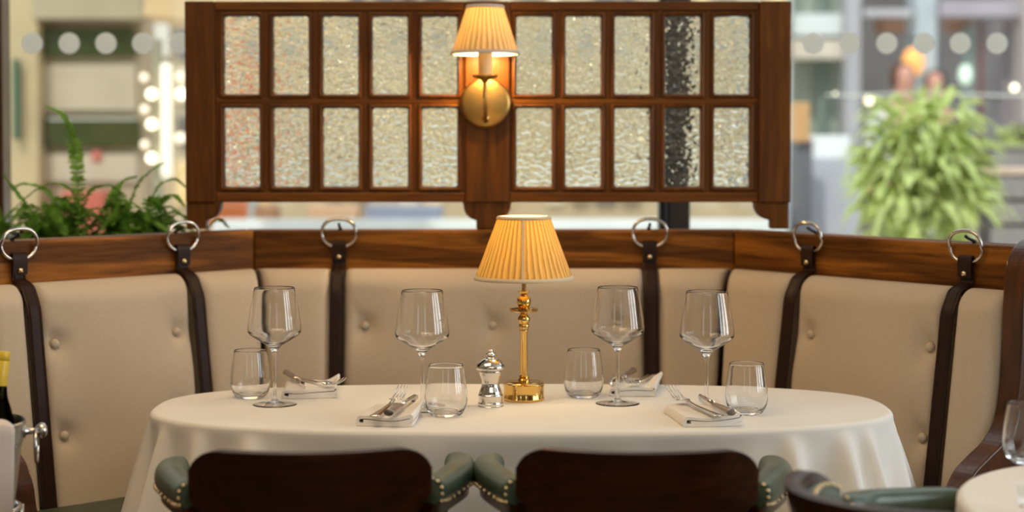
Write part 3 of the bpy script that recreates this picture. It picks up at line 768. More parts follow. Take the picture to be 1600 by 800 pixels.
def setting(px, py, rz, wd, dp, flip, names, seed, tilt=0, kx=.022, fx=-.006):
    c = on_table(px, py, TZ2)
    vs, fs = napkin(wd, dp, .016, seed)
    o = mesh('napkin', vs, fs, M_napkin, None, True); o.modifiers.new('e', 'EDGE_SPLIT').split_angle = radians(60)
    o.location = c; o.rotation_euler = (0, 0, rz); tag(o, names[0], 'napkin', 'folded napkins on the oval table')
    R = Matrix.Rotation(rz+(pi if flip else 0), 4, 'Z')
    zt = .0185
    h, t = fork_parts(0)
    FK = thing('fork', names[1], 'fork', c+R @ Vector((fx, .015, zt)), rz+(pi if flip else 0)+tilt, 'forks on the napkins')
    h.build('handle', M_silver, FK, True); t.build('tines', M_silver, FK, True)
    h, b = knife_parts(0)
    KN = thing('knife', names[2], 'knife', c+R @ Vector((kx, .008, zt+.0035)), rz+(pi if flip else 0)+tilt*.6-.05, 'knives on the napkins')
    h.build('handle', M_handle, KN, True); b.build('blade', M_silver, KN, True)
setting(612, 655, radians(-4), .098, .165, False, ('folded white napkin left of the tumbler by the pepper mill', 'fork on the near left napkin, tines pointing away', 'knife on the near left napkin, thick handle end forward'), 1, -.10)
setting(1097, 655, radians(10), .105, .165, False, ('folded white napkin in front of the right end wine glass', 'fork on the near right napkin, tines pointing away', 'knife on the near right napkin, handle end forward'), 2, .14, .020, -.012)
setting(486, 614, radians(6), .110, .15, True, ('folded white napkin at far left, right of a wine glass foot', 'fork on the far left napkin, tines towards the viewer', 'knife on the far left napkin, handle pointing at the bench'), 3, .45, .026, -.014)
setting(991, 611, radians(-6), .098, .15, True, ('folded white napkin behind the wine glass right of the lamp', 'fork on the far right napkin, tines towards the viewer', 'knife on the far right napkin, handle pointing at the bench'), 4, -.2, .026, -.012)

# ------------------------------------------------------------------ captain's chairs
NAIL = bpy.data.meshes.new('nail'); _b = bmesh.new(); bmesh.ops.create_uvsphere(_b, u_segments=8, v_segments=5, radius=.0034); _b.to_mesh(NAIL); _b.free()
NAIL.materials.append(M_nail); NAIL.polygons.foreach_set('use_smooth', [True]*len(NAIL.polygons))
def nails(pts, parent):
    for q in pts:
        o = bpy.data.objects.new('nail', NAIL); COL.objects.link(o); o.parent = parent; o.location = q
def make_chair(wrap=33, adz=0.0):
    """faces +y, origin on the floor under the seat centre"""
    t = thing('dining_chair', '', 'chair')
    # crest: curved plate with rounded top corners
    Rb = .196/sin(radians(wrap)); NU = 48; NZ = 14
    def crest_pt(s, zf, off):
        """s -1..1 along the arc"""
        a = s*radians(wrap)
        x = Rb*sin(a)*.93; y = -.255+Rb*(1-cos(a))*1.05
        e = abs(s)
        q_ = min(1, max(0, (e-.70)/.30)); zt = .812-.060*(1-sqrt(1-q_*q_*.97))
        zb = .672+.046*e**2.2+.02*q_**3
        z = zb+(zt-zb)*zf
        lean = -.035*(z-.69)/.12
        nx, ny = sin(a), -cos(a)
        return Vector((x+nx*off, y+ny*off+lean, z))
    def shell(o0, o1, s0, s1, z0, z1):
        vs = []; fs = []
        for o_ in (o0, o1):
            for i in range(NU+1):
                s = s0+(s1-s0)*i/NU
                for j in range(NZ+1):
                    vs.append(crest_pt(s, z0+(z1-z0)*j/NZ, o_))
        n = NZ+1; K = (NU+1)*n
        for i in range(NU):
            for j in range(NZ):
                fs.append((i*n+j, (i+1)*n+j, (i+1)*n+j+1, i*n+j+1)); fs.append((K+i*n+j, K+i*n+j+1, K+(i+1)*n+j+1, K+(i+1)*n+j))
            for j in (0, NZ): fs.append((i*n+j, (i+1)*n+j, K+(i+1)*n+j, K+i*n+j))
        for i in (0, NU):
            for j in range(NZ): fs.append((i*n+j, i*n+j+1, K+i*n+j+1, K+i*n+j))
        return vs, fs
    vs, fs = shell(-.012, .012, -.98, .98, 0, 1)
    cr = mesh('backrest', vs, fs, M_chairw, t, True); bev(cr, .007, 4, 40)
    vs, fs = shell(-.026, -.0115, -.93, .93, .10, .86)
    pad = mesh('back_pad', vs, fs, M_green, t, True); bev(pad, .008, 4, 40)
    nails([crest_pt(-.91+1.82*i/36, .845, -.0265) for i in range(37)], pad)
    for sd in (-1, 1):
        # wooden arm bow carrying the pad
        e = crest_pt(sd*.95, .30, 0)
        path = smooth_path([Vector((e.x-sd*.004, e.y+.018, .706)), Vector((e.x+sd*.012, e.y+.045, .703)), Vector((sd*.226, -.035, .696)), Vector((sd*.238, .05, .689)), Vector((sd*.236, .12, .684)), Vector((sd*.222, .145, .681))], 40)
        path = [q_+Vector((0, 0, adz)) for q_ in path]
        wb = MB().sweep(path, [(-.019, -.010), (-.019, .010), (.019, .010), (.019, -.010)], scale=lambda q: (1-.5*max(0, (q-.85)/.15)**2, 1)).build('arm', M_chairw, t, False); bev(wb, .006, 3, 40)
        pth = smooth_path([Vector((e.x+sd*.008, e.y+.016, .734)), Vector((e.x+sd*.018, e.y+.040, .730)), Vector((sd*.230, -.035, .722)), Vector((sd*.244, .05, .714)), Vector((sd*.243, .12, .708)), Vector((sd*.226, .143, .703))], 48)
        pth = [q_+Vector((0, 0, adz)) for q_ in pth]
        def psc(q):
            f = 1.0
            if q < .06: f = .75+.25*sqrt(q/.06)
            if q > .86: f = sqrt(max(.02, 1-((q-.86)/.14)**2))
            w_ = (.66+.16*sin(pi*min(1, .2+q*.62)))
            return (w_*f, (.9+.25*q)*f)
        sec = [(.030*math.copysign(abs(cos(a))**.75, cos(a)), .023*math.copysign(abs(sin(a))**.8, sin(a))) for a in [2*pi*i/24 for i in range(24)]]
        ap = MB().sweep(pth, sec, scale=psc).build('arm_pad', M_green, t, True)
        nl = []; n_ = len(pth)
        for i in range(3, n_-5, 2):
            p0 = pth[i]; tg = (pth[i+1]-pth[i-1]).normalized(); sdv = tg.cross(Vector((0, 0, 1))).normalized(); w_ = psc(i/(n_-1))
            nl.append(p0+sdv*sd*.0285*w_[0]+Vector((0, 0, -.014)))
        for j in range(6):
            a = pi*(j/5)*.9-.2
            p0 = pth[2]; tg = (pth[3]-pth[1]).normalized(); sdv = tg.cross(Vector((0, 0, 1))).normalized(); w_ = psc(2/(n_-1))
            nl.append(p0+sdv*sd*.030*w_[0]*cos(a)+Vector((0, 0, .021*w_[1]*sin(a))))
        nails(nl, ap)
        # curved arm support
        pth = smooth_path([(sd*.232, .115, .680), (sd*.215, .100, .645), (sd*.196, .075, .59), (sd*.185, .060, .52), (sd*.200, .070, .44)], 30)
        su = MB().sweep(pth, [(-.016, -.011), (-.016, .011), (.016, .011), (.016, -.011)], up=(1, 0, 0)).build('arm_support', M_chairw, t, False); bev(su, .005, 3, 40)
    for s in (-.62, -.31, 0, .31, .62):
        a = crest_pt(s, .06, 0); b = Vector((a.x*.82, -.195+.03*s*s, .455))
        MB().lathe([(.009, 0), (.010, .1), (.013, .5), (.010, .9), (.008, 1)], 12).add([], []).build('spindle', M_chairw, t, True, Matrix.Translation(b) @ (a-b).to_track_quat('Z', 'Y').to_matrix().to_4x4() @ Matrix.Diagonal((1, 1, (a-b).length, 1)))
    sp_ = [(.235*math.copysign(abs(cos(a))**.8, cos(a)), .225*math.copysign(abs(sin(a))**.8, sin(a))) for a in [2*pi*i/48 for i in range(48)]]
    bev(MB().prism(sp_, .405, .445, 'XY').build('seat_frame', M_chairw, t, False), .008, 3)
    vs = []; fs = []; prof = [(.93, .445), (.95, .455), (.93, .472), (.80, .484), (.4, .490)]
    for f, z in prof: vs += [(x*f, y*f, z) for x, y in sp_]
    for k in range(len(prof)-1):
        for i in range(48): fs.append((k*48+i, k*48+(i+1) % 48, (k+1)*48+(i+1) % 48, (k+1)*48+i))
    fs.append(tuple(4*48+i for i in range(48))); fs.append(tuple(range(48))[::-1])
    mesh('seat', vs, fs, M_green, t, True)
    feet = {}
    for x, y in ((-1, 1), (1, 1), (-1, -1), (1, -1)):
        a = Vector((x*.165, y*.15, .41)); b = Vector((x*.215, y*.20, 0)); feet[(x, y)] = (a, b)
        MB().lathe([(.011, 0), (.014, .05), (.018, .35), (.020, .6), (.015, .68), (.021, .76), (.017, .86), (.017, 1)], 16).build('leg', M_chairw, t, True, Matrix.Translation(b) @ (a-b).to_track_quat('Z', 'Y').to_matrix().to_4x4() @ Matrix.Diagonal((1, 1, (a-b).length, 1)))
    def mp(k, f): a, b = feet[k]; return a+(b-a)*f
    for x in (-1, 1): MB().tube([mp((x, 1), .62), mp((x, -1), .62)], .009, 10).build('stretcher', M_chairw, t)
    MB().tube([(mp((-1, 1), .62)+mp((-1, -1), .62))/2, (mp((1, 1), .62)+mp((1, -1), .62))/2], .009, 10).build('stretcher', M_chairw, t)
    return t
ch = make_chair()
ch.location = (-.325, 2.84, 0); ch.rotation_euler = (0, 0, radians(4.7)); tag(ch, "dark wooden captain's chair at the left, green arm pads, back to the viewer", 'chair', 'chairs at the oval table')
ch2 = dup(ch, (.200, 2.84, 0), radians(-2.5), "dark wooden captain's chair at the centre right, green arm pads, back to the viewer")
ch3 = make_chair(72, .010); ch3.location = (.658, 2.36, 0); ch3.rotation_euler = (0, 0, radians(-65)); tag(ch3, 'chair in the bottom right corner showing its green leather inside back and brass nails', 'chair')

# ------------------------------------------------------------------ neighbour table at right
T2 = Vector((1.065, 2.41, 0))
NS2 = 160; p2 = []
for i in range(NS2):
    a = 2*pi*i/NS2; p2.append((.42*math.copysign(abs(cos(a))**(2/2.3), cos(a)), .42*math.copysign(abs(sin(a))**(2/2.3), sin(a))))
n2 = []
for i in range(NS2):
    a, b = p2[i-2], p2[(i+2) % NS2]; tx, ty = b[0]-a[0], b[1]-a[1]; l = sqrt(tx*tx+ty*ty); n2.append((ty/l, -tx/l))
rings = [[(p[0]*k/6, p[1]*k/6, TZ) for p in p2] for k in (1, 2, 3, 4, 5, 5.8)]
for k in range(6):
    a = pi/2*k/5; rings.append([(p[0]-n[0]*.01*(1-sin(a)), p[1]-n[1]*.01*(1-sin(a)), TZ-.01*(1-cos(a))) for p, n in zip(p2, n2)])
for k in range(1, 20):
    v = k/19; rings.append([(p[0]+n[0]*(.02*v+.014*v*sin(i/NS2*2*pi*11)*abs(sin(2*2*pi*i/NS2))), p[1]+n[1]*(.02*v+.014*v*sin(i/NS2*2*pi*11)*abs(sin(4*pi*i/NS2))), TZ-.01-.5*v) for i, (p, n) in enumerate(zip(p2, n2))])
vs = [(0, 0, TZ)]; fs = [(0, 1+i, 1+(i+1) % NS2) for i in range(NS2)]
for r in rings: vs += r
for k in range(len(rings)-1):
    for i in range(NS2):
        a = 1+k*NS2; b = a+NS2; fs.append((a+i, b+i, b+(i+1) % NS2, a+(i+1) % NS2))
o = mesh('tablecloth', vs, fs, M_cloth, None, True); o.location = T2
tag(o, 'white tablecloth on the small table cut off at the right edge', 'tablecloth')
t = thing('side_table', 'small table under white cloth in the bottom right corner', 'table', T2)
bev(MB().prism([(p[0]-n[0]*.013, p[1]-n[1]*.013) for p, n in zip(p2, n2)], TZ-.035, TZ-.003, 'XY').build('tabletop', M_endw, t, False), .006)
lath('pedestal', [(0, .03), (.045, .03), (.05, .08), (.03, .12), (.028, .62), (.09, .716), (0, .716)], M_black, t, 32)
lath('foot', [(0, 0), (.22, 0), (.22, .008), (.05, .035), (0, .035)], M_black, t, 40)
o = TG.copy(); COL.objects.link(o); p = on_table(1606, 722, TZ2); o.location = p; tag(o, 'tumbler on the neighbouring table at the right edge', 'glass'); del o['group']
c = on_table(1592, 806, TZ2)
h, tn = fork_parts(0)
FK = thing('fork', 'fork on the neighbouring table at the right edge', 'fork', c+Vector((.004, -.045, .0035)), radians(-12))
h.build('handle', M_silver, FK, True); tn.build('tines', M_silver, FK, True)

# ------------------------------------------------------------------ ice bucket with bottle on a stand, left edge
bx = Vector((-.912, 2.86, 0)); bz = at(20, 661, 2.86).z
ST = thing('bucket_stand', 'floor stand carrying the steel ice bucket at the left edge', 'stand', bx)
MB().tube([(.088*cos(a), .088*sin(a), bz-.145) for a in [2*pi*i/40 for i in range(40)]], .005, 8, closed=True).build('hoop', M_nickel, ST)
for k in range(3):
    a = 2*pi*k/3+.5; MB().tube(smooth_path([(.092*cos(a), .092*sin(a), bz-.145), (.09*cos(a), .09*sin(a), .40), (.14*cos(a), .14*sin(a), .0)], 20), .006, 8).build('leg', M_nickel, ST)
BK = thing('ice_bucket', 'galvanised steel ice bucket with side handle at the left edge', 'bucket', bx+Vector((0, 0, bz-.235)))
lath('body', [(0, .0), (.066, .0), (.068, .003), (.0800, .09), (.0815, .095), (.0810, .10), (.0925, .195), (.0945, .197), (.0935, .20), (.0955, .203), (.0945, .206), (.0985, .231), (.1005, .235), (.0985, .238), (.0965, .235), (.0915, .19), (.066, .006), (0, .006)], plain('bucket_steel', (.46, .47, .47), .3, 1, .1, 14), BK, 64)
for a in (0.0, pi):
    R = Matrix.Rotation(a+.32, 4, 'Z')
    k = MB().lathe([(0, 0), (.010, 0), (.012, .003), (.006, .006), (.005, .020), (.010, .024), (.0135, .030), (.012, .036), (.006, .0395), (0, .040)], 24, axis='X').build('handle_knob', M_nickel, BK, True, Matrix.Translation((0, 0, .216)) @ R @ Matrix.Translation((.0945, 0, 0)), weld=True)
    MB().tube([(.022+.003*sin(b), .006*sin(b) if False else .024*sin(b), -.026+.026*cos(b)) for b in [2*pi*i/36 for i in range(36)]], .0028, 8, closed=True, up=(1, 0, 0)).build('handle_ring', M_nickel, k)
p = at(2, 549, 2.92)
BT = thing('wine_bottle', 'wine bottle with yellow cap leaning in the ice bucket', 'bottle', bx+Vector((0.015, .02, bz-.22)))
ax = (p-BT.location); BT.rotation_mode = 'QUATERNION'; BT.rotation_quaternion = ax.to_track_quat('Z', 'Y'); Lb = ax.length
q = Lb-.325
lath('glass_body', sprof([(0, 0), (.034, 0), (.037, .004), (.0375, .02), (.0375, .17), (.0365, .20), (.029, .225), (.019, .25), (.0155, .272), (.0145, .29), (.0145, .323), (0, .323)], 90), M_bottle, BT, 40, Matrix.Translation((0, 0, q)))
lath('foil_cap', [(0, .3255), (.0145, .3255), (.0155, .324), (.0158, .312), (.0152, .311), (.0158, .310), (.0160, .266), (.0158, .265)], plain('yellow_foil', (.72, .47, .02), .38, 0, .06, 30), BT, 40, Matrix.Translation((0, 0, q)))
lath('label_band', [(.0378, .10), (.0378, .17)], plain('cream_label', (.8, .74, .58), .7), BT, 40, Matrix.Translation((0, 0, q)))
# white service cloth hung over the bucket
vs = []; fs = []; n1, n2_ = 26, 20
for i in range(n1+1):
    for j in range(n2_+1):
        a = radians(-115+(j/n2_)*90); v = i/n1
        if v < .18: rr = .075+.034*(v/.18); z = .247+.004*sin(pi*v/.18)
        else:
            rr = .109+.010*sin(6*a+2)*(v-.18)-.010*(v-.18); z = .247-(v-.18)/.82*.26
        vs.append((rr*cos(a), rr*sin(a), z-.03*(max(0, j/n2_-.75)/.25)**2*min(1, v*2)*(1)))
for i in range(n1):
    for j in range(n2_): a = i*(n2_+1)+j; fs.append((a, a+1, a+n2_+2, a+n2_+1))
o = mesh('service_cloth', vs, fs, fabric('service_cloth_cotton', (.64, .54, .47), .9, 1500, .0003, .03), None, True); o.location = bx+Vector((0, 0, bz-.235)); o.modifiers.new('t', 'SOLIDIFY').thickness = .003
tag(o, 'white service cloth hanging over the ice bucket rim at the left edge', 'cloth')

# ------------------------------------------------------------------ ferns in the planter behind the rail
PL = thing('planter_trough', 'dark wooden planter trough behind the left rail holding the ferns', 'planter', (-1.0, 4.33, 0))
zt_ = at(100, 372, 4.3).z-.03
mb = MB().box(-.42, .42, -.10, -.085, .3, zt_).box(-.42, .42, .085, .10, .3, zt_).box(-.42, -.405, -.085, .085, .3, zt_).box(.405, .42, -.085, .085, .3, zt_).box(-.42, .42, -.1, .1, .28, .3)
mb.build('trough', M_endw, PL, False)
box('soil', -.404, .404, -.084, .084, zt_-.06, zt_-.03, plain('soil', (.03, .02, .012), .95, 0, .3, 60, .004), PL)
for x in (-.38, .38): box('leg', x-.02, x+.02, -.09, .09, 0, .28, M_endw, PL, .003)
def frond(base, ctrl, n=30, wmax=.032, rnd=random):
    """arching frond: rachis tube and paired leaflets in one mesh"""
    P = smooth_path([base]+ctrl, n); mb = MB(); mb.tube(P, .0013, 5, scale=lambda t: 1-.6*t)
    L = len(P); up = Vector((0, 0, 1))
    for i in range(2, L-1):
        t = i/(L-1); tg = (P[min(i+1, L-1)]-P[i-1]).normalized(); sd = tg.cross(up)
        if sd.length < .2: sd = tg.cross(Vector((0, -1, .2)))
        sd.normalize(); nn = sd.cross(tg)
        ln = wmax*(sin(pi*min(1, .12+t*.9))**.6)*rnd.uniform(.85, 1.1)
        for s in (-1, 1):
            d = (sd*s+tg*.35+nn*rnd.uniform(-.1, .25)).normalized(); wv = tg*.0038
            a = P[i]; m1 = a+d*ln*.35+nn*.002; m2 = a+d*ln*.75+nn*.001-up*.001; e = a+d*ln-up*.004
            mb.add([a-wv*.6, a+wv*.6, m1+wv, m2+wv*.75, e, m2-wv*.75, m1-wv], [(0, 1, 2, 6), (6, 2, 3, 5), (5, 3, 4)])
    return mb
rf = random.Random(11)
def fern(px, Y, label, specs, n, spread):
    c = at(px, 378, Y); c.z = zt_-.035
    t = thing('potted_fern', label, 'plant', c, 0, 'ferns in the planter')
    for sp in specs:                         # the fronds the photo shows one by one
        q = [at(x, y, Y+d)-c for x, y, d in sp]; q[0].z = .0
        frond(q[0], q[1:], 40, .022, rf).build('frond', M_leaf, t, True)
    for k in range(n):
        a = rf.uniform(0, 2*pi); r = spread*sqrt(rf.uniform(.12, 1)); h = rf.uniform(.05, .135)*(1.25-.5*r/spread)
        e = Vector((r*cos(a), max(-.09, min(.2, r*sin(a)*.5)), h-.15*r*rf.uniform(0, 1))); m_ = Vector((e.x*.5, e.y*.5, h*rf.uniform(.9, 1.35)))
        frond(Vector((e.x*.15+rf.uniform(-.03, .03), rf.uniform(-.02, .02), .005)), [m_, e], 24, .027, rf).build('frond', M_leaf, t, True)
fern(80, 4.36, 'green fern in the left trough with one tall upright frond', [[(118, 375, 0), (121, 290, 0), (113, 215, .0), (97, 178, .01), (70, 165, .02)], [(120, 375, .02), (123, 290, .02), (117, 225, .02), (104, 186, .03)], [(140, 380, -.05), (115, 305, -.06), (70, 290, -.06), (0, 345, -.08)],
     [(60, 380, 0), (45, 330, 0), (25, 300, 0), (3, 270, 0)], [(100, 380, 0), (80, 310, 0), (45, 288, .02), (20, 292, .02)], [(110, 380, -.03), (135, 310, -.04), (165, 290, -.05), (190, 300, -.05)], [(10, 380, -.02), (-5, 330, -.02), (-30, 300, 0)]], 60, .25)
fern(215, 4.36, 'green fern in the left trough beside the screen post', [[(190, 380, 0), (205, 318, 0), (224, 278, 0), (258, 253, .0)], [(230, 380, 0), (250, 325, 0), (270, 305, -.02), (289, 322, -.03)], [(205, 380, 0), (240, 305, .02), (270, 280, .04), (290, 292, .04)],
     [(180, 380, 0), (175, 320, 0), (190, 285, .02), (215, 275, .02)], [(300, 380, .06), (330, 352, .07), (345, 345, .07), (358, 356, .07)], [(240, 380, -.05), (220, 330, -.06), (180, 310, -.06)]], 60, .20)

# ------------------------------------------------------------------ outside: pavement, facade across the way, terrace
pav = plain('pavement', (.66, .62, .56), .9, 0, .12, 2)
o = box('ground', -25, 25, 4.75, 45, -.06, 0.0, pav); struct(o)
def fbox(name, x0, x1, y0, y1, Y, dep, col, rough=.8, label=None, cat=None, group=None, bv=.01, zmin=None, parent=None, m=None):
    a = at(x0, y1, Y); b = at(x1, y0, Y); z0_ = a.z if zmin is None else zmin
    m = m or MATS.get('out_%s' % (col,)) or plain('out_%s' % (col,), col, rough, 0, .10, 3)
    cx = (a.x+b.x)/2 if parent is None else 0
    if parent is None:
        o = box(name, a.x-cx, b.x-cx, 0, dep, 0, b.z-z0_, m, None, bv); o.location = (cx, Y, z0_)
    else: o = box(name, a.x-parent.location.x, b.x-parent.location.x, Y-parent.location.y, Y+dep-parent.location.y, z0_-parent.location.z, b.z-parent.location.z, m, parent, bv)
    if label: tag(o, label, cat, group)
    return o
# tiled shopfront, left
YF = 9.6
SF = thing('tiled_shopfront', 'cream shopfront with two bands of dark green tiles across the way', 'building', (at(110, 0, YF).x, YF, 0))
cream = (.50, .385, .215); pale = (.46, .36, .235)
fbox('wall', -260, 222, -260, 1000, YF+.12, .3, pale, parent=SF, zmin=0)
fbox('pier', 14, 56, -260, 1000, YF-.03, .15, cream, parent=SF, zmin=0)
fbox('cornice', 50, 222, -20, 30, YF-.06, .18, (.40, .33, .21), parent=SF)
m, nt, b = nodes_of('green_tile')
br = nt.nodes.new('ShaderNodeTexBrick'); br.inputs['Color1'].default_value = (.045, .055, .010, 1); br.inputs['Color2'].default_value = (.075, .070, .022, 1); br.inputs['Mortar'].default_value = (.035, .07, .02, 1)
br.inputs['Scale'].default_value = 1; br.inputs['Brick Width'].default_value = .2; br.inputs['Row Height'].default_value = .085; br.inputs['Mortar Size'].default_value = .004
nt.links.new(coords(nt, (1, 1, 1), (pi/2, 0, 0)), br.inputs['Vector']); nt.links.new(br.outputs[0], b.inputs['Base Color']); b.inputs['Roughness'].default_value = .25; M_tile = m
fbox('tile_band', 58, 210, 44, 88, YF+.06, .06, (0, 0, 0), parent=SF, m=M_tile); fbox('tile_band', 60, 216, 184, 231, YF+.06, .06, (0, 0, 0), parent=SF, m=M_tile)
fbox('panel', 57, 212, 100, 174, YF+.09, .03, (.53, .44, .31), parent=SF); fbox('panel', 60, 214, 240, 285, YF+.09, .03, (.55, .46, .34), parent=SF)
fbox('red_sign', 143, 158, 235, 252, YF+.07, .02, (.55, .16, .12), parent=SF)
fbox('down_pipe', 20, 28, 92, 218, YF-.1, .05, (.05, .12, .07), parent=SF)
fbox('display_box', 95, 160, 300, 345, YF-.3, .3, (.50, .12, .08), label='dull red display box behind the fern', cat='box', zmin=0)
# awning / soffit, top left
o = fbox('awning', 222, 500, -60, 40, 8.2, 1.2, (.72, .50, .26), label='tan awning above the string of bulbs, upper left', cat='awning')
o.rotation_euler = (0, radians(6), 0)
# lit signage stand: tube + bulbs
YB = 8.0
LB = thing('bulb_column', 'upright pole with glowing globe bulbs left of the screen', 'light', (at(259, 0, YB).x, YB, 0))
fbox('pole', 244, 252, 60, 1000, YB+.05, .04, (.35, .32, .22), parent=LB, zmin=0)
MB().lathe([(0, at(0, 280, YB).z), (.022, at(0, 278, YB).z), (.026, at(0, 270, YB).z), (.026, at(0, 108, YB).z), (.022, at(0, 100, YB).z), (0, at(0, 98, YB).z)], 20).build('lit_tube', M_tube, LB)
for (x, y, r, mm) in [(237, 147, 8.5, M_bulb), (237, 194, 8.5, M_bulb), (237, 247, 8.5, M_bulb), (225, 121, 7, M_bulb_d), (226, 171, 7, M_bulb_d), (226, 226, 7, M_bulb_d), (283, 147, 8.5, M_bulb), (282, 216, 9, M_bulb_d), (281, 120, 7, M_bulb_d)]:
    p = at(x, y, YB)-LB.location; g = MB().ball((0, 0, 0), r/F*YB, 16).build('globe', mm, LB, True, Matrix.Translation(p))
# middle and right facade
YM = 13.5
MF = thing('long_facade', 'pale stone facade filling the view behind the glazed screen', 'building', (at(640, 0, YM).x, YM, 0))
fbox('wall', 222, 1236, -600, 1000, YM, .4, (.48, .375, .235), parent=MF, zmin=0)
rw = random.Random(21)                       # random light and dark windows, added for contrast through the hammered panes
for k in range(26):
    x0 = 236+k*38.5; 
    for (ya, yb) in ((-150, -60), (-40, 20), (32, 90), (104, 160), (176, 230), (246, 320)):
        if rw.random() < .62:
            v = rw.choice([(.74, .62, .42), (.80, .56, .26), (.12, .09, .06), (.26, .20, .13), (.70, .66, .58), (.16, .14, .13)])
            fbox('window', x0+rw.uniform(0, 5), x0+rw.uniform(22, 35), ya+rw.uniform(0, 8), yb, YM-.05, .05, v, .35, parent=MF)
for k, (x, y) in enumerate([(455, 40), (520, 110), (600, 45), (640, 120), (690, 60), (690, 240), (610, 230), (840, 40), (910, 60), (985, 50), (560, 60), (940, 130), (1000, 215), (700, 180)]):
    MB().ball((0, 0, 0), .055, 12).build('backdrop_glow', M_bulb_d if k % 2 else M_bulb, MF, True, Matrix.Translation(at(x, y, YM-.10)-MF.location))  # added glowing balls, warm spots to show through the hammered panes
for (x0, x1, col, lab) in [(318, 386, (.85, .25, .08), 'orange menu board seen below the screen at left'), (387, 395, (.55, .62, .62), 'pale blue board beside the orange one'), (396, 430, (.42, .22, .12), 'brown crate stack seen under the screen'), (480, 560, (.66, .42, .26), 'tan bench box seen under the screen'), (570, 690, (.30, .32, .42), 'slate blue planter box seen under the screen')]:
    fbox('crate' if 'crate' in lab else 'board', x0, x1, -30 if 'orange' in lab else 322, 340, 10.6, .25, col, label=lab, cat='box' if 'box' in lab or 'crate' in lab else 'board', zmin=0)
fbox('low_wall', 330, 1232, 346, 380, 9.6, .3, (.72, .74, .72), label='low pale grey wall running behind the booth', cat='wall', zmin=0)
RF = thing('right_facade', 'grey building front with columns and dark openings at the upper right', 'building', (at(1420, 0, YM).x, YM, 0))
G = lambda *a, **k: fbox(*a, parent=RF, **k)
G('wall', 1236, 1900, -900, -40, YM+.6, .4, (.45, .45, .47))
G('back_wall', 1236, 1900, -60, 1000, YM+2.2, .3, (.30, .27, .27), zmin=0)
G('glazing', 1236, 1326, -80, 260, YM+.5, .1, (.42, .48, .40), rough=.3, zmin=0)
G('fascia', 1236, 1330, 22, 56, YM+.2, .3, (.72, .76, .78)); G('fascia', 1236, 1330, 62, 92, YM+.1, .3, (.66, .58, .48))
G('glazing_bar', 1278, 1292, -80, 250, YM+.35, .1, (.22, .28, .25), zmin=0)
G('column', 1316, 1352, -900, 1000, YM, .35, (.42, .41, .43), zmin=0)
G('column', 1424, 1472, -900, 1000, YM, .35, (.50, .55, .58), zmin=0)
G('beam', 1350, 1426, 14, 26, YM, .3, (.50, .48, .50)); G('beam', 1470, 1600, 0, 26, YM-.1, .3, (.40, .36, .40))
G('timber_panel', 1368, 1422, 26, 52, YM+.9, .1, (.30, .16, .10)); G('timber_panel', 1478, 1520, 8, 50, YM+.3, .1, (.55, .30, .20))
G('door_post', 1500, 1524, 40, 1000, YM+.2, .1, (.38, .45, .42), zmin=0); G('door_post', 1526, 1537, 30, 1000, YM+.1, .1, (.28, .10, .09), zmin=0)
G('pillar', 1560, 1592, -900, 1000, YM+.3, .3, (.36, .32, .34), zmin=0); G('pillar', 1592, 1680, -900, 1000, YM-.2, .3, (.50, .44, .42), zmin=0)
o = thing('orange_lantern', '', 'lantern', at(1427, 97, 13.38))
MB().ball((0, 0, 0), 17/F*13.3, 20, 1.35).build('lantern_body', M_olamp, o); MB().tube([(0, 0, .1), (0, 0, .19), (0, .125, .19)], .012, 8).build('bracket', M_dark, o); tag(o, 'glowing orange lantern hanging outside at the upper right', 'lantern')
o = MB().ball((0, 0, 0), 10/F*13.4, 20, 1.6).build('oval_lamp', emis('pale_lamp', (.8, 1, .8), .6)); o.location = at(1508, 117, 13.62); tag(o, 'pale green oval lamp on the door post outside', 'lamp')
SL = thing('string_lights', 'cable with round white bulbs across the terrace outside', 'light', at(1425, 148, 8.5))
MB().tube([at(x, 147+2*sin(x/40), 8.5)-SL.location for x in range(1290, 1660, 12)], .005, 6).build('cable', M_white, SL)
for x, y, r in ((1358, 157, 7), (1585, 137, 6), (1305, 146, 2), (1655, 150, 6)):
    MB().ball((0, 0, 0), r/F*8.5, 16).build('bulb', M_bulb, SL, True, Matrix.Translation(at(x, y, 8.5)-SL.location))
# terrace furniture
BS = thing('high_seat', 'high seat with tan wooden back and dark base just right of the screen outside', 'seat', (at(1254, 0, 9.5).x, 9.5, 0))
fbox('backrest', 1238, 1266, 160, 222, 9.5, .05, (.60, .34, .15), parent=BS); fbox('seat_base', 1247, 1270, 218, 300, 9.55, .3, (.13, .13, .15), parent=BS, zmin=0)
fbox('white_block', 1276, 1328, 212, 248, 10.4, .5, (.85, .85, .85), label='bright white block on the terrace right of the screen', cat='block', zmin=0)
fbox('terrace_wall', 1236, 1345, 246, 400, 9.9, .3, (.50, .50, .56), label='low lavender grey terrace wall outside at right', cat='wall', zmin=0)
fbox('terrace_wall', 1520, 1760, 232, 400, 11.2, .3, (.46, .38, .33), label='brown terrace wall at the far right outside', cat='wall', zmin=0)
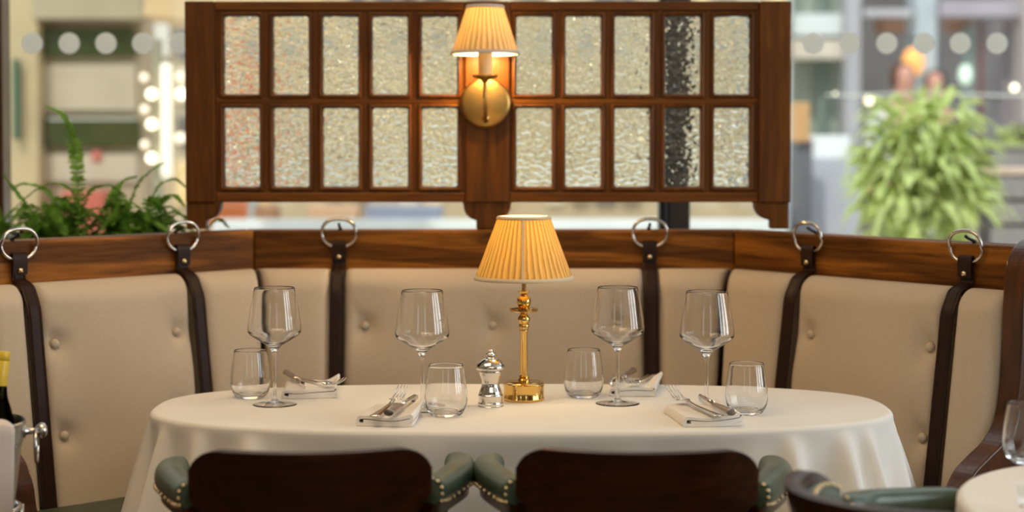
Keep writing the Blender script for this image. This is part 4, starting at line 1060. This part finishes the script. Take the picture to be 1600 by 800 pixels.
# slatted planter & terrace table at far right
SP = thing('slatted_planter', 'grey slatted planter box outside at the right edge', 'planter', (at(1590, 0, 8.6).x, 8.6, 0))
for k in range(9):
    z = .1+k*.125; bev(box('slat', -.12, .28, -.01, .02, z, z+.105, MATS.get('slat_grey') or plain('slat_grey', (.28, .25, .24), .7, 0, .1, 12), SP), .004)
bev(box('box_body', -.11, .27, .02, .3, .05, 1.22, M_dark, SP), .004)
TT = thing('terrace_table', 'pale topped terrace table outside by the lime shrub', 'table', (at(1550, 0, 8.0).x, 8.0, 0))
bev(box('table_top', -.16, .32, -.2, .2, at(0, 262, 8).z-.03, at(0, 262, 8).z, plain('terrace_top', (.66, .48, .38), .6), TT), .005)
for x in (-.12, .28): box('leg', x-.015, x+.015, -.02, .02, 0, at(0, 262, 8).z-.03, M_dark, TT)
# lime shrubs
def shrub(c, lobes, n, label, group, seed, h0, ls=.13):
    """lobes: (dx, dz, radius) leaf masses the photo shows"""
    r = random.Random(seed); t = thing('leafy_shrub', label, 'plant', (c.x, c.y, 0), 0, group); mb = MB(); lobes = [(a*.78, b*.92, d*.85) for a, b, d in lobes]; rx = ry = .1; rz_ = .2
    for k in range(n):
        lb = lobes[k % len(lobes)]
        while True:
            p = Vector((r.uniform(-1, 1), r.uniform(-1, 1), r.uniform(-1, 1)))
            if .25 < p.length < 1: break
        q = Vector((lb[0]+p.x*lb[2], p.y*lb[2]*.8, c.z+lb[1]+p.z*lb[2])); d = Vector((p.x+.5*lb[0]/.2, p.y, .4*p.z+r.uniform(-.2, .6))).normalized()
        L = ls*r.uniform(.5, 1.35); sd = d.cross(Vector((r.uniform(-.6, .6), r.uniform(-.6, .6), 1))).normalized(); wv = sd*L*.13; nn = sd.cross(d)
        a = q; m1 = q+d*L*.4+nn*L*.08; e = q+d*L-Vector((0, 0, L*.45)); m2 = q+d*L*.75-Vector((0, 0, L*.12))
        mb.add([a, m1-wv, m1+wv, m2-wv*.8, m2+wv*.8, e], [(0, 1, 2), (1, 3, 4, 2), (3, 5, 4)])
    mb.build('foliage', M_leaf2, t, True)
    mb = MB()
    for k in range(9): mb.tube(smooth_path([(r.uniform(-.05, .05), r.uniform(-.05, .05), h0-.03), (r.uniform(-rx, rx)*.4, r.uniform(-ry, ry)*.4, c.z-rz_*.3), (r.uniform(-rx, rx)*.6, r.uniform(-ry, ry)*.6, c.z+rz_*.5)], 10), .006, 6)
    mb.build('stem', plain('shrub_stem', (.16, .14, .06), .8), t)
    lath('pot', [(0, 0), (.15, 0), (.20, h0-.03), (.215, h0-.03), (.215, h0), (.185, h0), (.18, h0-.05), (0, h0-.05)], MATS.get('pot_clay') or plain('pot_clay', (.35, .30, .28), .8), t, 32)
shrub(at(1437, 270, 7.4), [(-.10, .21, .12), (.11, .20, .12), (.0, .14, .15), (-.16, .02, .13), (.02, -.02, .16), (.17, .04, .12), (-.15, -.14, .13), (.12, -.12, .15), (.22, -.13, .09), (-.05, -.22, .16)], 820, 'big lime green shrub outside the window at right', None, 3, .5, .15)
shrub(at(1592, 222, 9.3), [(0, 0, .09), (.06, -.03, .08), (-.05, -.02, .07)], 150, 'small lime shrub above the slatted planter at the right edge', None, 4, 1.23, .10)

# ------------------------------------------------------------------ two people standing on the terrace
def skinned(name, joints, edges, m, parent, sub=2):
    me = bpy.data.meshes.new(name); me.from_pydata([j[0] for j in joints], edges, [])
    o = link(name, me, m, parent, False)
    md = o.modifiers.new('skin', 'SKIN'); md.use_smooth_shade = True
    for i, j in enumerate(joints):
        r = j[1]; me.skin_vertices[0].data[i].radius = r if isinstance(r, tuple) else (r, r)
    me.skin_vertices[0].data[0].use_root = True
    s = o.modifiers.new('sub', 'SUBSURF'); s.levels = sub; s.render_levels = sub
    return o
def person(loc, rz, H, label, skin, shirt, trouser, hair):
    t = thing('person', label, 'person', loc, rz, None); k = H/1.75
    def V(x, y, z): return (x*k, y*k, z*k)
    J = [(V(0, 0, .95), (.13*k, .10*k)), (V(0, 0, 1.15), (.125*k, .09*k)), (V(0, 0, 1.36), (.15*k, .095*k)), (V(0, 0, 1.47), (.06*k, .06*k)), (V(0, .005, 1.54), (.052*k, .055*k)), (V(0, .015, 1.61), (.072*k, .088*k)), (V(0, .01, 1.69), (.074*k, .09*k)), (V(0, .0, 1.735), (.045*k, .055*k)), (V(0, .105, 1.615), (.014*k, .016*k))]
    E = [(0, 1), (1, 2), (2, 3), (3, 4), (4, 5), (5, 6), (6, 7), (5, 8)]
    for s in (-1, 1):
        b = len(J)
        J += [(V(s*.18, 0, 1.40), .052*k), (V(s*.22, -.01, 1.12), .040*k), (V(s*.23, .06, .88), .028*k), (V(s*.23, .08, .81), (.036*k, .020*k))]
        E += [(2, b), (b, b+1), (b+1, b+2), (b+2, b+3)]
        for f in range(5):
            y = .045+.018*f if f < 4 else .14; z = .735-.008*abs(f-1.5) if f < 4 else .80
            J += [(V(s*.232, y, z+.03), .009*k), (V(s*.225, y+.006, z), .008*k)]; n = len(J); E += [(b+3, n-2), (n-2, n-1)]
        b = len(J)
        J += [(V(s*.10, 0, .88), .088*k), (V(s*.11, .01, .50), .058*k), (V(s*.115, -.01, .10), .038*k), (V(s*.12, .12, .04), (.04*k, .03*k))]
        E += [(0, b), (b, b+1), (b+1, b+2), (b+2, b+3)]
    skinned('body', J, E, skin, t)
    skinned('shirt', [(V(0, 0, .93), (.15*k, .115*k)), (V(0, 0, 1.15), (.14*k, .105*k)), (V(0, 0, 1.36), (.165*k, .11*k)), (V(0, 0, 1.46), (.07*k, .07*k)), (V(-.19, 0, 1.40), .065*k), (V(-.225, -.01, 1.14), .054*k), (V(.19, 0, 1.40), .065*k), (V(.225, -.01, 1.14), .054*k)], [(0, 1), (1, 2), (2, 3), (2, 4), (4, 5), (2, 6), (6, 7)], shirt, t)
    skinned('trousers', [(V(0, 0, .94), (.145*k, .11*k)), (V(-.10, 0, .86), .10*k), (V(-.11, .01, .50), .075*k), (V(-.115, -.01, .08), .06*k), (V(.10, 0, .86), .10*k), (V(.11, .01, .50), .075*k), (V(.115, -.01, .08), .06*k)], [(0, 1), (1, 2), (2, 3), (0, 4), (4, 5), (5, 6)], trouser, t)
    MB().lathe([(0, .135), (.05, .125), (.084, .085), (.092, .03), (.088, -.03), (.075, -.05), (.07, -.04), (.08, .03), (0, .10)], 24).build('hair', hair, t, True, Matrix.Translation(V(0, -.02, 1.63)) @ Matrix.Diagonal((.95*k, 1.08*k, .95*k, 1)), weld=True)
    mb = MB()
    for s in (-1, 1): mb.ball(V(s*.028, .098, 1.645), .009*k, 8)
    mb.build('eyes', M_black, t)
sk = plain('skin_tone', (.62, .30, .22), .6, 0, .05, 20)
p = at(1411, 130, 12.2); person((p.x, 12.2, 0), radians(185), 1.80, 'person in a pale top standing outside behind the lime shrub', sk, plain('pale_shirt', (.72, .72, .70), .8), plain('navy_trousers', (.05, .06, .10), .8), plain('brown_hair', (.10, .04, .02), .6))
p = at(1461, 134, 13.0); person((p.x, 13.0, 0), radians(165), 1.78, 'person in a dark top standing outside right of the pale topped person', sk, plain('dark_shirt', (.06, .06, .08), .8), plain('black_trousers', (.03, .03, .03), .8), plain('dark_hair', (.05, .03, .02), .6))
